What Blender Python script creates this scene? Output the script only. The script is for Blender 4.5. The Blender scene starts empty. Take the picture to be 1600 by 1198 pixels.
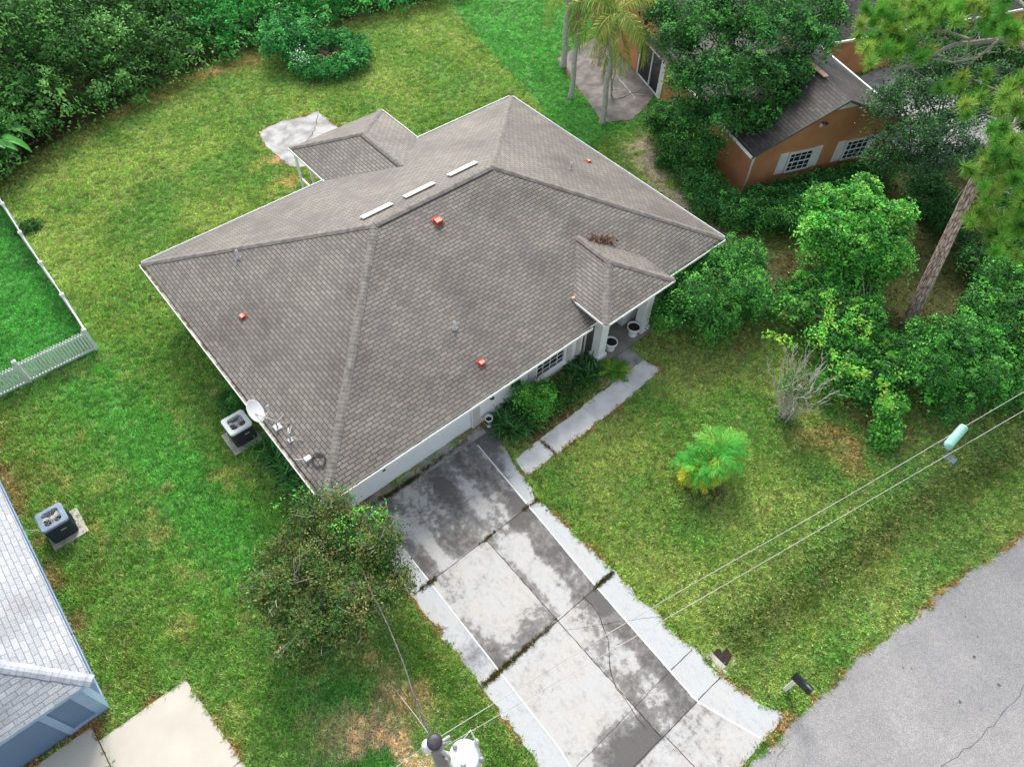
import bpy, math, random
import numpy as np
from mathutils import Vector, Matrix

S = bpy.context.scene
COL = S.collection
random.seed(7)
RNG = np.random.default_rng(11)
R_ = math.radians

# ------------------------------------------------------------------ camera
F_PX = 1114.46                       # focal length for a 1600 px wide frame
CAM = np.array([-2.632, -11.348, 22.123])
_t, _r, _y = 0.6521, 0.0289, -0.7281
def _rz(a): return np.array([[math.cos(a), -math.sin(a), 0], [math.sin(a), math.cos(a), 0], [0, 0, 1]])
def _rx(a): return np.array([[1, 0, 0], [0, math.cos(a), -math.sin(a)], [0, math.sin(a), math.cos(a)]])
CR = _rz(_y) @ _rx(_t) @ _rz(_r)
cd = bpy.data.cameras.new('camera')
cd.sensor_width = 36.0
cd.lens = F_PX * 36.0 / 1600.0
cd.clip_start = 0.1; cd.clip_end = 2000
co = bpy.data.objects.new('camera', cd)
M4 = Matrix([list(CR[i]) + [CAM[i]] for i in range(3)] + [[0, 0, 0, 1]])
co.matrix_world = M4
COL.objects.link(co)
S.camera = co

# ------------------------------------------------------------------ sky, sun, exposure
SUN_EL, SUN_AZ = 44.0, 32.0          # azimuth measured from +y towards +x
w = bpy.data.worlds.new('World'); S.world = w; w.use_nodes = True
wn = w.node_tree.nodes; wl = w.node_tree.links
sky = wn.new('ShaderNodeTexSky'); sky.sky_type = 'NISHITA'; sky.sun_disc = False
sky.sun_elevation = R_(SUN_EL); sky.sun_rotation = R_(SUN_AZ)
sky.air_density = 1.0; sky.dust_density = 3.0; sky.ozone_density = 1.0
bgn = wn['Background']; bgn.inputs['Strength'].default_value = 0.15
hs = wn.new('ShaderNodeHueSaturation'); hs.inputs['Saturation'].default_value = 0.45     # thin cloud veil
wl.new(sky.outputs[0], hs.inputs['Color']); wl.new(hs.outputs[0], bgn.inputs['Color'])
sd = bpy.data.lights.new('sun', 'SUN'); sd.energy = 1.6; sd.angle = R_(20); sd.color = (1.0, 0.95, 0.88)
so = bpy.data.objects.new('sun', sd); COL.objects.link(so)
_d = Vector((math.sin(R_(SUN_AZ)) * math.cos(R_(SUN_EL)), math.cos(R_(SUN_AZ)) * math.cos(R_(SUN_EL)), math.sin(R_(SUN_EL))))
so.rotation_euler = _d.to_track_quat('Z', 'Y').to_euler()
so.location = (0, 0, 60)
vs = S.view_settings
vs.view_transform = 'Standard'; vs.look = 'None'; vs.gamma = 1.0; vs.use_curve_mapping = False
vs.exposure = 0.9

# ------------------------------------------------------------------ helpers
def U(u, v, z=0.0):
    """point of the place at height z that the survey photograph shows at (u, v)"""
    d = CR @ np.array([(u - 800) / F_PX, (599 - v) / F_PX, -1.0])
    return CAM + (z - CAM[2]) / d[2] * d
def near_axis(u, v, ax, ay):
    """point on the sight line closest to a vertical axis"""
    d = CR @ np.array([(u - 800) / F_PX, (599 - v) / F_PX, -1.0])
    h = d[:2]; t = ((np.array([ax, ay]) - CAM[:2]) @ h) / (h @ h)
    return CAM + t * d
def project(P):
    d = (np.atleast_2d(P) - CAM) @ CR
    return np.c_[800 + F_PX * d[:, 0] / -d[:, 2], 599 - F_PX * d[:, 1] / -d[:, 2]]
def lin(r, g, b, k=1.0):
    o = []
    for c in (r, g, b):
        c /= 255.0
        o.append((c / 12.92 if c < 0.04045 else ((c + 0.055) / 1.055) ** 2.4) * k)
    return tuple(o)

_tab = np.random.default_rng(3).random((256, 256))
def vnoise(x, y):
    x = np.asarray(x, float); y = np.asarray(y, float)
    xi = np.floor(x).astype(int); yi = np.floor(y).astype(int)
    fx = x - xi; fy = y - yi
    fx = fx * fx * (3 - 2 * fx); fy = fy * fy * (3 - 2 * fy)
    a = _tab[xi & 255, yi & 255]; b = _tab[(xi + 1) & 255, yi & 255]
    c = _tab[xi & 255, (yi + 1) & 255]; d = _tab[(xi + 1) & 255, (yi + 1) & 255]
    return (a * (1 - fx) + b * fx) * (1 - fy) + (c * (1 - fx) + d * fx) * fy
def fbm(x, y, s=1.0, o=4, off=0.0):
    x = np.asarray(x, float) / s + off * 17.3; y = np.asarray(y, float) / s + off * 9.1
    t = 0; a = 0.5; n = 0
    for k in range(o):
        t = t + a * vnoise(x, y); n += a; a *= 0.55
        x, y = x * 1.93 * 0.8 - y * 1.93 * 0.6 + 5.2, x * 1.93 * 0.6 + y * 1.93 * 0.8 + 1.7
    return t / n
def smooth(a, b, x):
    t = np.clip((np.asarray(x, float) - a) / (b - a), 0, 1)
    return t * t * (3 - 2 * t)

ORG = {}
def tag(o, label=None, cat=None, group=None, kind=None):
    if label: o['label'] = label
    if cat: o['category'] = cat
    if group: o['group'] = group
    if kind: o['kind'] = kind
    return o
def thing(name, label, cat, loc, group=None):
    o = bpy.data.objects.new(name, None); COL.objects.link(o)
    o.empty_display_size = 0.3
    o.location = tuple(loc); ORG[o.name] = np.array(loc, float)
    return tag(o, label, cat, group)
def link_mesh(name, me, parent=None, org=None):
    o = bpy.data.objects.new(name, me); COL.objects.link(o)
    if parent is not None:
        o.parent = parent
        ORG[o.name] = ORG[parent.name]
    else:
        o.location = tuple(org); ORG[o.name] = np.array(org, float)
    return o

class MB:
    """collects shapes in world coordinates and links them as ONE mesh object"""
    def __init__(s): s.v = []; s.f = []; s.m = []; s.uv = {}; s.c = None; s.sm = []
    def face(s, idx, m=0, uv=None, smooth=False):
        if uv is not None: s.uv[len(s.f)] = uv
        s.f.append(tuple(idx)); s.m.append(m); s.sm.append(smooth)
    def poly(s, pts, m=0, uv=None):
        n = len(s.v); s.v += [tuple(p) for p in pts]
        s.face(range(n, n + len(pts)), m, uv)
    def hexa(s, p, m=0):
        n = len(s.v); s.v += [tuple(q) for q in p]
        for q in ((3, 2, 1, 0), (4, 5, 6, 7), (0, 1, 5, 4), (1, 2, 6, 5), (2, 3, 7, 6), (3, 0, 4, 7)):
            s.face([n + i for i in q], m)
    def box(s, x0, x1, y0, y1, z0, z1, m=0):
        s.hexa([(x0, y0, z0), (x1, y0, z0), (x1, y1, z0), (x0, y1, z0), (x0, y0, z1), (x1, y0, z1), (x1, y1, z1), (x0, y1, z1)], m)
    def bar(s, a, b, w_, h, up=(0, 0, 1), m=0):
        a = np.array(a, float); b = np.array(b, float); d = b - a; d = d / np.linalg.norm(d)
        up = np.array(up, float); sd_ = np.cross(d, up)
        if np.linalg.norm(sd_) < 1e-4: sd_ = np.cross(d, np.array([1.0, 0.1, 0]))
        sd_ = sd_ / np.linalg.norm(sd_); up = np.cross(sd_, d)
        q = []
        for P in (a, b):
            q += [P - sd_ * w_ / 2 - up * h / 2, P + sd_ * w_ / 2 - up * h / 2, P + sd_ * w_ / 2 + up * h / 2, P - sd_ * w_ / 2 + up * h / 2]
        s.hexa(q, m)
    def prism(s, pts, z0, z1, m=0):
        n = len(s.v); k = len(pts)
        s.v += [(p[0], p[1], z0) for p in pts] + [(p[0], p[1], z1) for p in pts]
        s.face([n + i for i in range(k - 1, -1, -1)], m); s.face([n + k + i for i in range(k)], m)
        for i in range(k):
            j = (i + 1) % k; s.face([n + i, n + j, n + k + j, n + k + i], m)
    def tube(s, pts, rad, seg=8, m=0, cap=True):
        pts = [np.array(p, float) for p in pts]
        if not hasattr(rad, '__len__'): rad = [rad] * len(pts)
        n = len(s.v); prev = None
        for i, P in enumerate(pts):
            d = pts[min(i + 1, len(pts) - 1)] - pts[max(i - 1, 0)]
            d = d / (np.linalg.norm(d) + 1e-9)
            if prev is None:
                a = np.cross(d, [0, 0, 1.0])
                if np.linalg.norm(a) < 1e-3: a = np.cross(d, [1.0, 0, 0])
            else: a = prev - d * (prev @ d)
            a = a / (np.linalg.norm(a) + 1e-9); prev = a; b = np.cross(d, a)
            for k in range(seg):
                t = 2 * math.pi * k / seg
                s.v.append(tuple(P + (a * math.cos(t) + b * math.sin(t)) * rad[i]))
        for i in range(len(pts) - 1):
            for k in range(seg):
                k2 = (k + 1) % seg
                s.face([n + i * seg + k, n + i * seg + k2, n + (i + 1) * seg + k2, n + (i + 1) * seg + k], m, smooth=True)
        if cap:
            s.face([n + k for k in range(seg - 1, -1, -1)], m)
            e = n + (len(pts) - 1) * seg; s.face([e + k for k in range(seg)], m)
    def lathe(s, c, prof, seg=20, m=0, axis=(0, 0, 1), ms=None):
        ax = np.array(axis, float); ax /= np.linalg.norm(ax)
        a = np.cross(ax, [1, 0.02, 0]) if abs(ax[0]) < 0.9 else np.cross(ax, [0, 1, 0])
        a /= np.linalg.norm(a); b = np.cross(ax, a); c = np.array(c, float); n = len(s.v)
        for (r, z) in prof:
            for k in range(seg):
                t = 2 * math.pi * k / seg
                s.v.append(tuple(c + ax * z + (a * math.cos(t) + b * math.sin(t)) * r))
        for i in range(len(prof) - 1):
            for k in range(seg):
                k2 = (k + 1) % seg
                s.face([n + i * seg + k, n + i * seg + k2, n + (i + 1) * seg + k2, n + (i + 1) * seg + k], ms[i] if ms else m, smooth=True)
        s.face([n + k for k in range(seg - 1, -1, -1)], ms[0] if ms else m)
        e = n + (len(prof) - 1) * seg; s.face([e + k for k in range(seg)], ms[-1] if ms else m)
    def build(s, name, mats, parent=None, org=None, bevel=0):
        if parent is not None: o_ = ORG[parent.name]
        else: o_ = np.array(org if org is not None else (0, 0, 0), float)
        me = bpy.data.meshes.new(name)
        V = np.array(s.v, float) - o_
        me.from_pydata(V.tolist(), [], s.f)
        if not isinstance(mats, (list, tuple)): mats = [mats]
        for m_ in mats: me.materials.append(m_)
        me.polygons.foreach_set('material_index', s.m)
        me.polygons.foreach_set('use_smooth', s.sm)
        if s.uv:
            L = me.uv_layers.new(name='UVMap')
            for fi, uvs in s.uv.items():
                p = me.polygons[fi]
                for k, li in enumerate(p.loop_indices): L.data[li].uv = uvs[k]
        if s.c is not None:
            at = me.color_attributes.new('col', 'FLOAT_COLOR', 'POINT')
            at.data.foreach_set('color', np.c_[np.array(s.c), np.ones(len(s.c))].astype(np.float32).ravel())
        me.update()
        o = link_mesh(name, me, parent, o_)
        if bevel:
            b = o.modifiers.new('bevel', 'BEVEL'); b.width = bevel; b.segments = 2; b.limit_method = 'ANGLE'; b.angle_limit = R_(40)
        return o

def np_mesh(name, V, nper, cols, mat_, parent=None, org=None, smooth_=False):
    """mesh of many separate faces with nper vertices each, one colour per vertex"""
    o_ = ORG[parent.name] if parent is not None else np.array(org, float)
    V = (V.reshape(-1, 3) - o_).astype(np.float32); n = len(V); nf = n // nper
    me = bpy.data.meshes.new(name)
    me.vertices.add(n); me.vertices.foreach_set('co', V.ravel())
    me.loops.add(n); me.loops.foreach_set('vertex_index', np.arange(n, dtype=np.int32))
    me.polygons.add(nf); me.polygons.foreach_set('loop_start', np.arange(0, n, nper, dtype=np.int32))
    me.polygons.foreach_set('loop_total', np.full(nf, nper, dtype=np.int32))
    at = me.color_attributes.new('col', 'FLOAT_COLOR', 'POINT')
    at.data.foreach_set('color', np.c_[cols.reshape(-1, 3), np.ones(n)].astype(np.float32).ravel())
    me.materials.append(mat_)
    me.update(calc_edges=True)
    return link_mesh(name, me, parent, o_)

# ------------------------------------------------------------------ materials
def newmat(name):
    m = bpy.data.materials.new(name); m.use_nodes = True
    nt = m.node_tree; return m, nt, nt.nodes, nt.links, nt.nodes['Principled BSDF']
def add_noise(N, L, scale, detail=4, coord='Object', rough=0.55):
    tc = N.new('ShaderNodeTexCoord'); t = N.new('ShaderNodeTexNoise')
    t.inputs['Scale'].default_value = scale; t.inputs['Detail'].default_value = detail; t.inputs['Roughness'].default_value = rough
    L.new(tc.outputs[coord], t.inputs['Vector']); return t
def ramp(N, L, src, stops):
    r = N.new('ShaderNodeValToRGB'); e = r.color_ramp.elements
    e[0].position, e[0].color = stops[0][0], tuple(stops[0][1]) + (1,)
    e[1].position, e[1].color = stops[-1][0], tuple(stops[-1][1]) + (1,)
    for p, c in stops[1:-1]:
        q = e.new(p); q.color = tuple(c) + (1,)
    L.new(src, r.inputs[0]); return r
def mixc(N, L, fac, a, b, mode='MIX'):
    m = N.new('ShaderNodeMix'); m.data_type = 'RGBA'; m.blend_type = mode
    for sock, val in ((m.inputs[0], fac), (m.inputs[6], a), (m.inputs[7], b)):
        if hasattr(val, 'is_output') or isinstance(val, bpy.types.NodeSocket): L.new(val, sock)
        elif isinstance(val, (int, float)): sock.default_value = val
        else: sock.default_value = tuple(val) + (1,)
    return m.outputs[2]
def plain(name, c1, c2=None, rough=0.6, scale=6.0, metal=0.0, bump=0.0, bscale=40.0, lo=0.35, hi=0.65):
    m, nt, N, L, P = newmat(name)
    if c2 is None: c2 = tuple(x * 0.8 for x in c1)
    t = add_noise(N, L, scale)
    r = ramp(N, L, t.outputs['Fac'], [(lo, c2), (hi, c1)])
    L.new(r.outputs[0], P.inputs['Base Color'])
    P.inputs['Roughness'].default_value = rough; P.inputs['Metallic'].default_value = metal
    if bump:
        t2 = add_noise(N, L, bscale, 3); b = N.new('ShaderNodeBump'); b.inputs['Strength'].default_value = 0.6; b.inputs['Distance'].default_value = bump
        L.new(t2.outputs['Fac'], b.inputs['Height']); L.new(b.outputs[0], P.inputs['Normal'])
    return m
def leafmat(name, rough=0.55, transl=0.3, spec=0.35, instancer=False):
    m, nt, N, L, P = newmat(name)
    a = N.new('ShaderNodeAttribute'); a.attribute_name = 'col'
    src = a.outputs['Color']
    if instancer:
        a.attribute_type = 'INSTANCER'; a.attribute_name = 'gcol'
        b = N.new('ShaderNodeAttribute'); b.attribute_name = 'col'
        src = mixc(N, L, 1.0, a.outputs['Color'], b.outputs['Color'], 'MULTIPLY')
    L.new(src, P.inputs['Base Color'])
    P.inputs['Roughness'].default_value = rough; P.inputs['Specular IOR Level'].default_value = spec
    tr = N.new('ShaderNodeBsdfTranslucent'); L.new(src, tr.inputs['Color'])
    mx = N.new('ShaderNodeMixShader'); mx.inputs[0].default_value = transl
    L.new(P.outputs[0], mx.inputs[1]); L.new(tr.outputs[0], mx.inputs[2])
    L.new(mx.outputs[0], N['Material Output'].inputs['Surface'])
    return m
def shingle(name, c1, c2, gap, bw=0.305, rh=0.137, stain=None, mortar=0.015, rough=0.62, sheen=0.55):
    m, nt, N, L, P = newmat(name)
    uv = N.new('ShaderNodeUVMap'); uv.uv_map = 'UVMap'
    # slightly wandering courses
    nz = add_noise(N, L, 1.3, 2, 'UV'); 
    sub = N.new('ShaderNodeVectorMath'); sub.operation = 'SUBTRACT'; L.new(nz.outputs['Color'], sub.inputs[0]); sub.inputs[1].default_value = (0.5, 0.5, 0.5)
    sc = N.new('ShaderNodeVectorMath'); sc.operation = 'SCALE'; L.new(sub.outputs[0], sc.inputs[0]); sc.inputs['Scale'].default_value = 0.03
    ad = N.new('ShaderNodeVectorMath'); L.new(uv.outputs[0], ad.inputs[0]); L.new(sc.outputs[0], ad.inputs[1])
    br = N.new('ShaderNodeTexBrick'); br.offset = 0.5; br.squash = 1.0
    br.inputs['Scale'].default_value = 1.0; br.inputs['Brick Width'].default_value = bw; br.inputs['Row Height'].default_value = rh
    br.inputs['Mortar Size'].default_value = mortar; br.inputs['Mortar Smooth'].default_value = 0.25; br.inputs['Bias'].default_value = 0.0
    br.inputs['Color1'].default_value = tuple(c1) + (1,); br.inputs['Color2'].default_value = tuple(c2) + (1,); br.inputs['Mortar'].default_value = tuple(gap) + (1,)
    L.new(ad.outputs[0], br.inputs['Vector'])
    big = add_noise(N, L, 0.35, 5, 'UV', 0.6); fine = add_noise(N, L, 28.0, 3, 'UV')
    rb = ramp(N, L, big.outputs['Fac'], [(0.33, (0.66, 0.62, 0.60)), (0.5, (0.95, 0.93, 0.92)), (0.68, (1.12, 1.1, 1.05))])
    rf = ramp(N, L, fine.outputs['Fac'], [(0.3, (0.70, 0.70, 0.70)), (0.7, (1.28, 1.27, 1.25))])
    c = mixc(N, L, 1.0, br.outputs['Color'], rb.outputs[0], 'MULTIPLY')
    c = mixc(N, L, 1.0, c, rf.outputs[0], 'MULTIPLY')
    if stain:
        mp = N.new('ShaderNodeMapping'); mp.inputs['Scale'].default_value = (1.1, 0.16, 1); L.new(uv.outputs[0], mp.inputs[0])
        st = N.new('ShaderNodeTexNoise'); st.inputs['Scale'].default_value = 1.0; st.inputs['Detail'].default_value = 5; L.new(mp.outputs[0], st.inputs['Vector'])
        rs = ramp(N, L, st.outputs['Fac'], [(0.5, (0, 0, 0)), (0.75, (0.55, 0.55, 0.55))])
        c = mixc(N, L, rs.outputs[0], c, stain)
    L.new(c, P.inputs['Base Color'])
    P.inputs['Roughness'].default_value = rough; P.inputs['Specular IOR Level'].default_value = sheen
    # each course steps up towards its lower edge
    sep = N.new('ShaderNodeSeparateXYZ'); L.new(ad.outputs[0], sep.inputs[0])
    dv = N.new('ShaderNodeMath'); dv.operation = 'DIVIDE'; L.new(sep.outputs[1], dv.inputs[0]); dv.inputs[1].default_value = rh
    fr = N.new('ShaderNodeMath'); fr.operation = 'FRACT'; L.new(dv.outputs[0], fr.inputs[0])
    inv = N.new('ShaderNodeMath'); inv.operation = 'SUBTRACT'; inv.inputs[0].default_value = 1.0; L.new(fr.outputs[0], inv.inputs[1])
    mm = N.new('ShaderNodeMath'); mm.operation = 'SUBTRACT'; L.new(inv.outputs[0], mm.inputs[0]); L.new(br.outputs['Fac'], mm.inputs[1])
    b = N.new('ShaderNodeBump'); b.inputs['Strength'].default_value = 0.7; b.inputs['Distance'].default_value = 0.012
    L.new(mm.outputs[0], b.inputs['Height']); L.new(b.outputs[0], P.inputs['Normal'])
    return m

M = {}
M['white'] = plain('white_paint', (0.85, 0.85, 0.85), (0.76, 0.76, 0.76), 0.45, 2.5)
M['wall'] = plain('pale_stucco', (0.84, 0.84, 0.84), (0.76, 0.76, 0.76), 0.85, 1.2, bump=0.004, bscale=90)
M['trim'] = plain('greige_stucco', (0.60, 0.57, 0.54), (0.50, 0.475, 0.45), 0.85, 1.6, bump=0.004, bscale=90)
M['garage'] = plain('garage_paint', (0.86, 0.89, 0.92), (0.82, 0.85, 0.89), 0.4, 0.8)
M['gutter_dirt'] = plain('gutter_debris', (0.17, 0.12, 0.09), (0.5, 0.46, 0.43), 0.9, 3.5, lo=0.42, hi=0.6)
M['gutter_in'] = plain('gutter_inside', (0.7, 0.7, 0.7), (0.52, 0.5, 0.48), 0.7, 2.0)
M['shingle'] = shingle('weathered_shingles', (0.162, 0.149, 0.132), (0.238, 0.220, 0.196), (0.040, 0.036, 0.032), stain=(0.10, 0.085, 0.082))
M['cap'] = plain('ridge_shingle', (0.25, 0.232, 0.205), (0.15, 0.138, 0.122), 0.85, 5.0, bump=0.004, bscale=60)
M['ridgevent'] = plain('cream_aluminium', (0.74, 0.70, 0.62), (0.64, 0.58, 0.5), 0.5, 3.0)
M['rust'] = plain('rusty_red_paint', lin(200, 92, 72), lin(138, 52, 40), 0.6, 6.0)
M['rustpale'] = plain('faded_pink_paint', lin(228, 178, 160), lin(200, 120, 98), 0.6, 8.0)
M['pvc'] = plain('grey_pvc', (0.6, 0.6, 0.58), (0.4, 0.39, 0.37), 0.5, 8.0)
M['glass'] = plain('dark_glass', (0.02, 0.03, 0.035), (0.012, 0.015, 0.02), 0.06, 1.0)
M['black'] = plain('black_enamel', (0.016, 0.019, 0.03), (0.01, 0.011, 0.015), 0.35, 4.0)
M['dark'] = plain('dark_metal', (0.05, 0.05, 0.055), (0.025, 0.025, 0.03), 0.5, 9.0)
M['steel'] = plain('dull_steel', (0.55, 0.56, 0.57), (0.36, 0.355, 0.35), 0.5, 7.0, metal=0.1)
M['soil'] = plain('soil_and_hole_shade', (0.035, 0.022, 0.016), (0.015, 0.01, 0.008), 0.95, 20.0)
M['pad'] = plain('weathered_concrete_pad', (0.50, 0.48, 0.42), (0.34, 0.33, 0.28), 0.9, 4.0, bump=0.004)
M['slab'] = plain('patchy_slab', (0.46, 0.455, 0.44), (0.27, 0.27, 0.27), 0.9, 1.4, bump=0.004, lo=0.4, hi=0.58)
M['porch'] = plain('porch_concrete', (0.30, 0.27, 0.25), (0.19, 0.17, 0.16), 0.85, 1.6)
M['walk'] = plain('walkway_concrete', (0.66, 0.66, 0.65), (0.50, 0.50, 0.49), 0.9, 1.5, bump=0.003)
M['walkold'] = plain('stained_walkway_concrete', (0.40, 0.39, 0.37), (0.20, 0.195, 0.19), 0.9, 2.2, bump=0.003)
M['stone'] = plain('sandy_stone', (0.52, 0.42, 0.33), (0.36, 0.24, 0.16), 0.9, 3.0, bump=0.01)
M['cream'] = plain('new_concrete', (0.56, 0.53, 0.455), (0.50, 0.47, 0.40), 0.85, 0.9, bump=0.002)
M['patio'] = plain('old_patio_concrete', (0.25, 0.225, 0.215), (0.11, 0.10, 0.095), 0.9, 1.6, bump=0.004)
M['blue'] = plain('slate_blue_siding', (0.135, 0.215, 0.335), (0.12, 0.19, 0.30), 0.7, 1.0)
M['bluetrim'] = plain('pale_blue_trim', (0.30, 0.43, 0.60), (0.26, 0.38, 0.54), 0.6, 2.0)
M['bluegrey'] = plain('blue_grey_metal', (0.24, 0.31, 0.40), (0.18, 0.235, 0.31), 0.45, 4.0)
M['bluecab'] = plain('dark_blue_cabinet', (0.012, 0.020, 0.04), (0.008, 0.013, 0.026), 0.4, 4.0)
M['roofblue'] = shingle('pale_grey_shingles', (0.29, 0.325, 0.36), (0.40, 0.435, 0.47), (0.19, 0.21, 0.24), bw=0.36, rh=0.15, mortar=0.010)
M['capblue'] = plain('pale_grey_ridge', (0.45, 0.48, 0.515), (0.34, 0.365, 0.40), 0.85, 4.0)
M['orange'] = plain('terracotta_stucco', lin(204, 144, 100), lin(186, 124, 86), 0.85, 0.9, bump=0.003)
M['roofdark'] = shingle('dark_mossy_shingles', (0.042, 0.039, 0.037), (0.088, 0.081, 0.076), (0.02, 0.019, 0.018), bw=0.4, rh=0.17, stain=(0.05, 0.05, 0.045), sheen=0.3)
M['copper'] = plain('salmon_ridge_metal', lin(228, 190, 170), lin(196, 140, 118), 0.6, 5.0)
M['bark'] = plain('grey_bark', (0.20, 0.17, 0.145), (0.09, 0.075, 0.062), 0.9, 14.0, bump=0.02, bscale=20)
M['twig'] = plain('grey_twig', (0.42, 0.39, 0.35), (0.24, 0.22, 0.19), 0.9, 16.0)
M['deadtwig'] = plain('bleached_twig', (0.64, 0.60, 0.54), (0.44, 0.40, 0.35), 0.9, 14.0)
M['palmbark'] = plain('palm_trunk_bark', (0.60, 0.58, 0.54), (0.36, 0.34, 0.31), 0.9, 8.0, bump=0.01)
M['polewood'] = plain('grey_pole_wood', (0.33, 0.30, 0.27), (0.22, 0.20, 0.175), 0.9, 9.0)
M['can'] = plain('pale_enamel', (0.80, 0.82, 0.83), (0.72, 0.74, 0.75), 0.35, 2.0)
M['wire'] = plain('bare_aluminium_wire', (0.50, 0.48, 0.44), (0.40, 0.38, 0.34), 0.5, 3.0)
M['wireblack'] = plain('weathered_black_cable', (0.035, 0.035, 0.035), (0.12, 0.12, 0.12), 0.6, 3.0)
M['teal'] = plain('seafoam_plastic', lin(150, 205, 185), lin(135, 190, 170), 0.5, 3.0)
M['leaf'] = leafmat('leaf', 0.65, 0.14, 0.15)
M['leafgloss'] = leafmat('glossy_leaf', 0.45, 0.2, 0.3)
M['frond'] = leafmat('palm_frond', 0.55, 0.25, 0.2)
M['needle'] = leafmat('pine_needle', 0.6, 0.3, 0.15)
M['grassblade'] = leafmat('grass_blade', 0.75, 0.25, 0.08, instancer=True)

# pine bark: long plates with dark fissures
def pinebark():
    m, nt, N, L, P = newmat('pine_bark')
    tc = N.new('ShaderNodeTexCoord'); mp = N.new('ShaderNodeMapping'); mp.inputs['Scale'].default_value = (7, 7, 1.5)
    L.new(tc.outputs['Object'], mp.inputs[0])
    v = N.new('ShaderNodeTexVoronoi'); v.feature = 'DISTANCE_TO_EDGE'; v.inputs['Scale'].default_value = 1.6; L.new(mp.outputs[0], v.inputs['Vector'])
    n = N.new('ShaderNodeTexNoise'); n.inputs['Scale'].default_value = 2.0; n.inputs['Detail'].default_value = 6; L.new(mp.outputs[0], n.inputs['Vector'])
    r = ramp(N, L, v.outputs['Distance'], [(0.0, (0.10, 0.065, 0.055)), (0.10, (0.46, 0.33, 0.28)), (0.4, (0.74, 0.60, 0.54))])
    rn = ramp(N, L, n.outputs['Fac'], [(0.3, (0.6, 0.55, 0.55)), (0.7, (1.25, 1.2, 1.2))])
    L.new(mixc(N, L, 1.0, r.outputs[0], rn.outputs[0], 'MULTIPLY'), P.inputs['Base Color'])
    P.inputs['Roughness'].default_value = 0.9
    b = N.new('ShaderNodeBump'); b.inputs['Distance'].default_value = 0.05; b.inputs['Strength'].default_value = 0.9
    L.new(v.outputs['Distance'], b.inputs['Height']); L.new(b.outputs[0], P.inputs['Normal'])
    return m
M['pinebark'] = pinebark()
# ------------------------------------------------------------------ plan of the place (metres; x along the front of the house, y towards the back)
HW, HD, PIT, EZ, OV = 18.91, 13.52, 0.408, 2.55, 0.58
ROAD = [U(u, v)[:2] for u, v in ((1110, 1275), (1175, 1200), (1200, 1168), (1262, 1104), (1340, 1031), (1420, 966), (1500, 906), (1600, 838))]
ROAD = [np.array([-60, -14.2]), np.array([-12, -13.6]), np.array([0, -13.3])] + ROAD[1:] + [np.array([30, -19.5]), np.array([45, -30]), np.array([60, -46])]
def resample(P, step):
    out = []
    for a, b in zip(P[:-1], P[1:]):
        n = max(1, int(np.linalg.norm(b - a) / step))
        for k in range(n): out.append(a + (b - a) * k / n)
    out.append(P[-1]); return np.array(out)
road_edge = resample(ROAD, 0.12)
_in = (road_edge[:, 0] > -15) & (road_edge[:, 0] < 25)
road_edge[:, 1] += np.where(_in, (fbm(road_edge[:, 0], road_edge[:, 0] * 0, 0.5, 3) - 0.5) * 0.28 + (vnoise(road_edge[:, 0] * 6, road_edge[:, 0] * 0) - 0.5) * 0.10, 0)
ROADP = np.vstack([road_edge, [[60, -80], [-60, -80]]])
def xr_drive(y): return np.interp(-np.asarray(y), [-0.5, 0.5, 1.4, 2.0, 3.1, 6.6, 11.0, 12.0, 13.0], [6.75, 6.62, 6.42, 6.2, 6.0, 6.15, 6.28, 6.45, 6.85])
def xl_drive(y): return np.interp(-np.asarray(y), [-0.5, 1, 9.4, 11.5, 13.0], [0.72, 0.72, 0.6, 0.5, -0.1])
def jag(y, k): return (vnoise(np.asarray(y) * 3.1 + k * 40, np.asarray(y) * 0 + k) - 0.5) * 0.16 + (vnoise(np.asarray(y) * 9 + k * 11, np.asarray(y) * 0 + k) - 0.5) * 0.07
_ys = np.linspace(0.45, -13.02, 220)
DRIVEP = np.vstack([np.c_[xl_drive(_ys) + jag(_ys, 1), _ys], np.c_[xr_drive(_ys) + jag(_ys, 2), _ys][::-1]])
WALKS = []   # each: (polygon, stained?)
def quadpts(*uv): return np.array([U(u, v)[:2] for u, v in uv])
WALKS.append((np.array([[6.44, -1.42], [7.66, -1.40], [7.72, -2.24], [6.33, -2.24]]), 0))
WALKS.append((np.array([[7.71, -1.37], [9.97, -1.31], [9.99, -2.20], [7.77, -2.25]]), 0))
WALKS.append((np.array([[9.975, -1.30], [11.96, -1.27], [11.98, -2.16], [9.995, -2.20]]), 0))
WALKS.append((np.array([[11.965, -1.26], [13.42, -1.20], [13.62, -1.98], [11.985, -2.15]]), 0))
WALKS.append((np.array([[12.25, -1.225], [13.43, -1.185], [13.50, -0.40], [12.28, -0.38]]), 1))
def dense_jag(P, amp=0.05, step=0.12, k=0):
    P = list(P) + [P[0]]; out = []
    for a, b in zip(P[:-1], P[1:]):
        d = b - a; L_ = np.linalg.norm(d); n = max(1, int(L_ / step)); nrm = np.array([-d[1], d[0]]) / L_
        for i in range(n):
            p = a + d * i / n
            j = 0 if (i == 0 or abs(d[1]) > abs(d[0]) and L_ < 1.2) else (vnoise(p[0] * 7 + k * 5, p[1] * 7) - 0.5) * 2 * amp
            out.append(p + nrm * j)
    return np.array(out)
WALKP = [dense_jag(p, 0.045 if not s_ else 0.02, k=i) for i, (p, s_) in enumerate(WALKS)]
SLABP = dense_jag(quadpts((404, 207), (418, 232), (455, 262), (475, 262), (560, 215), (520, 195), (497, 174), (478, 183), (440, 190)), 0.07, 0.2, 3)
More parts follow.
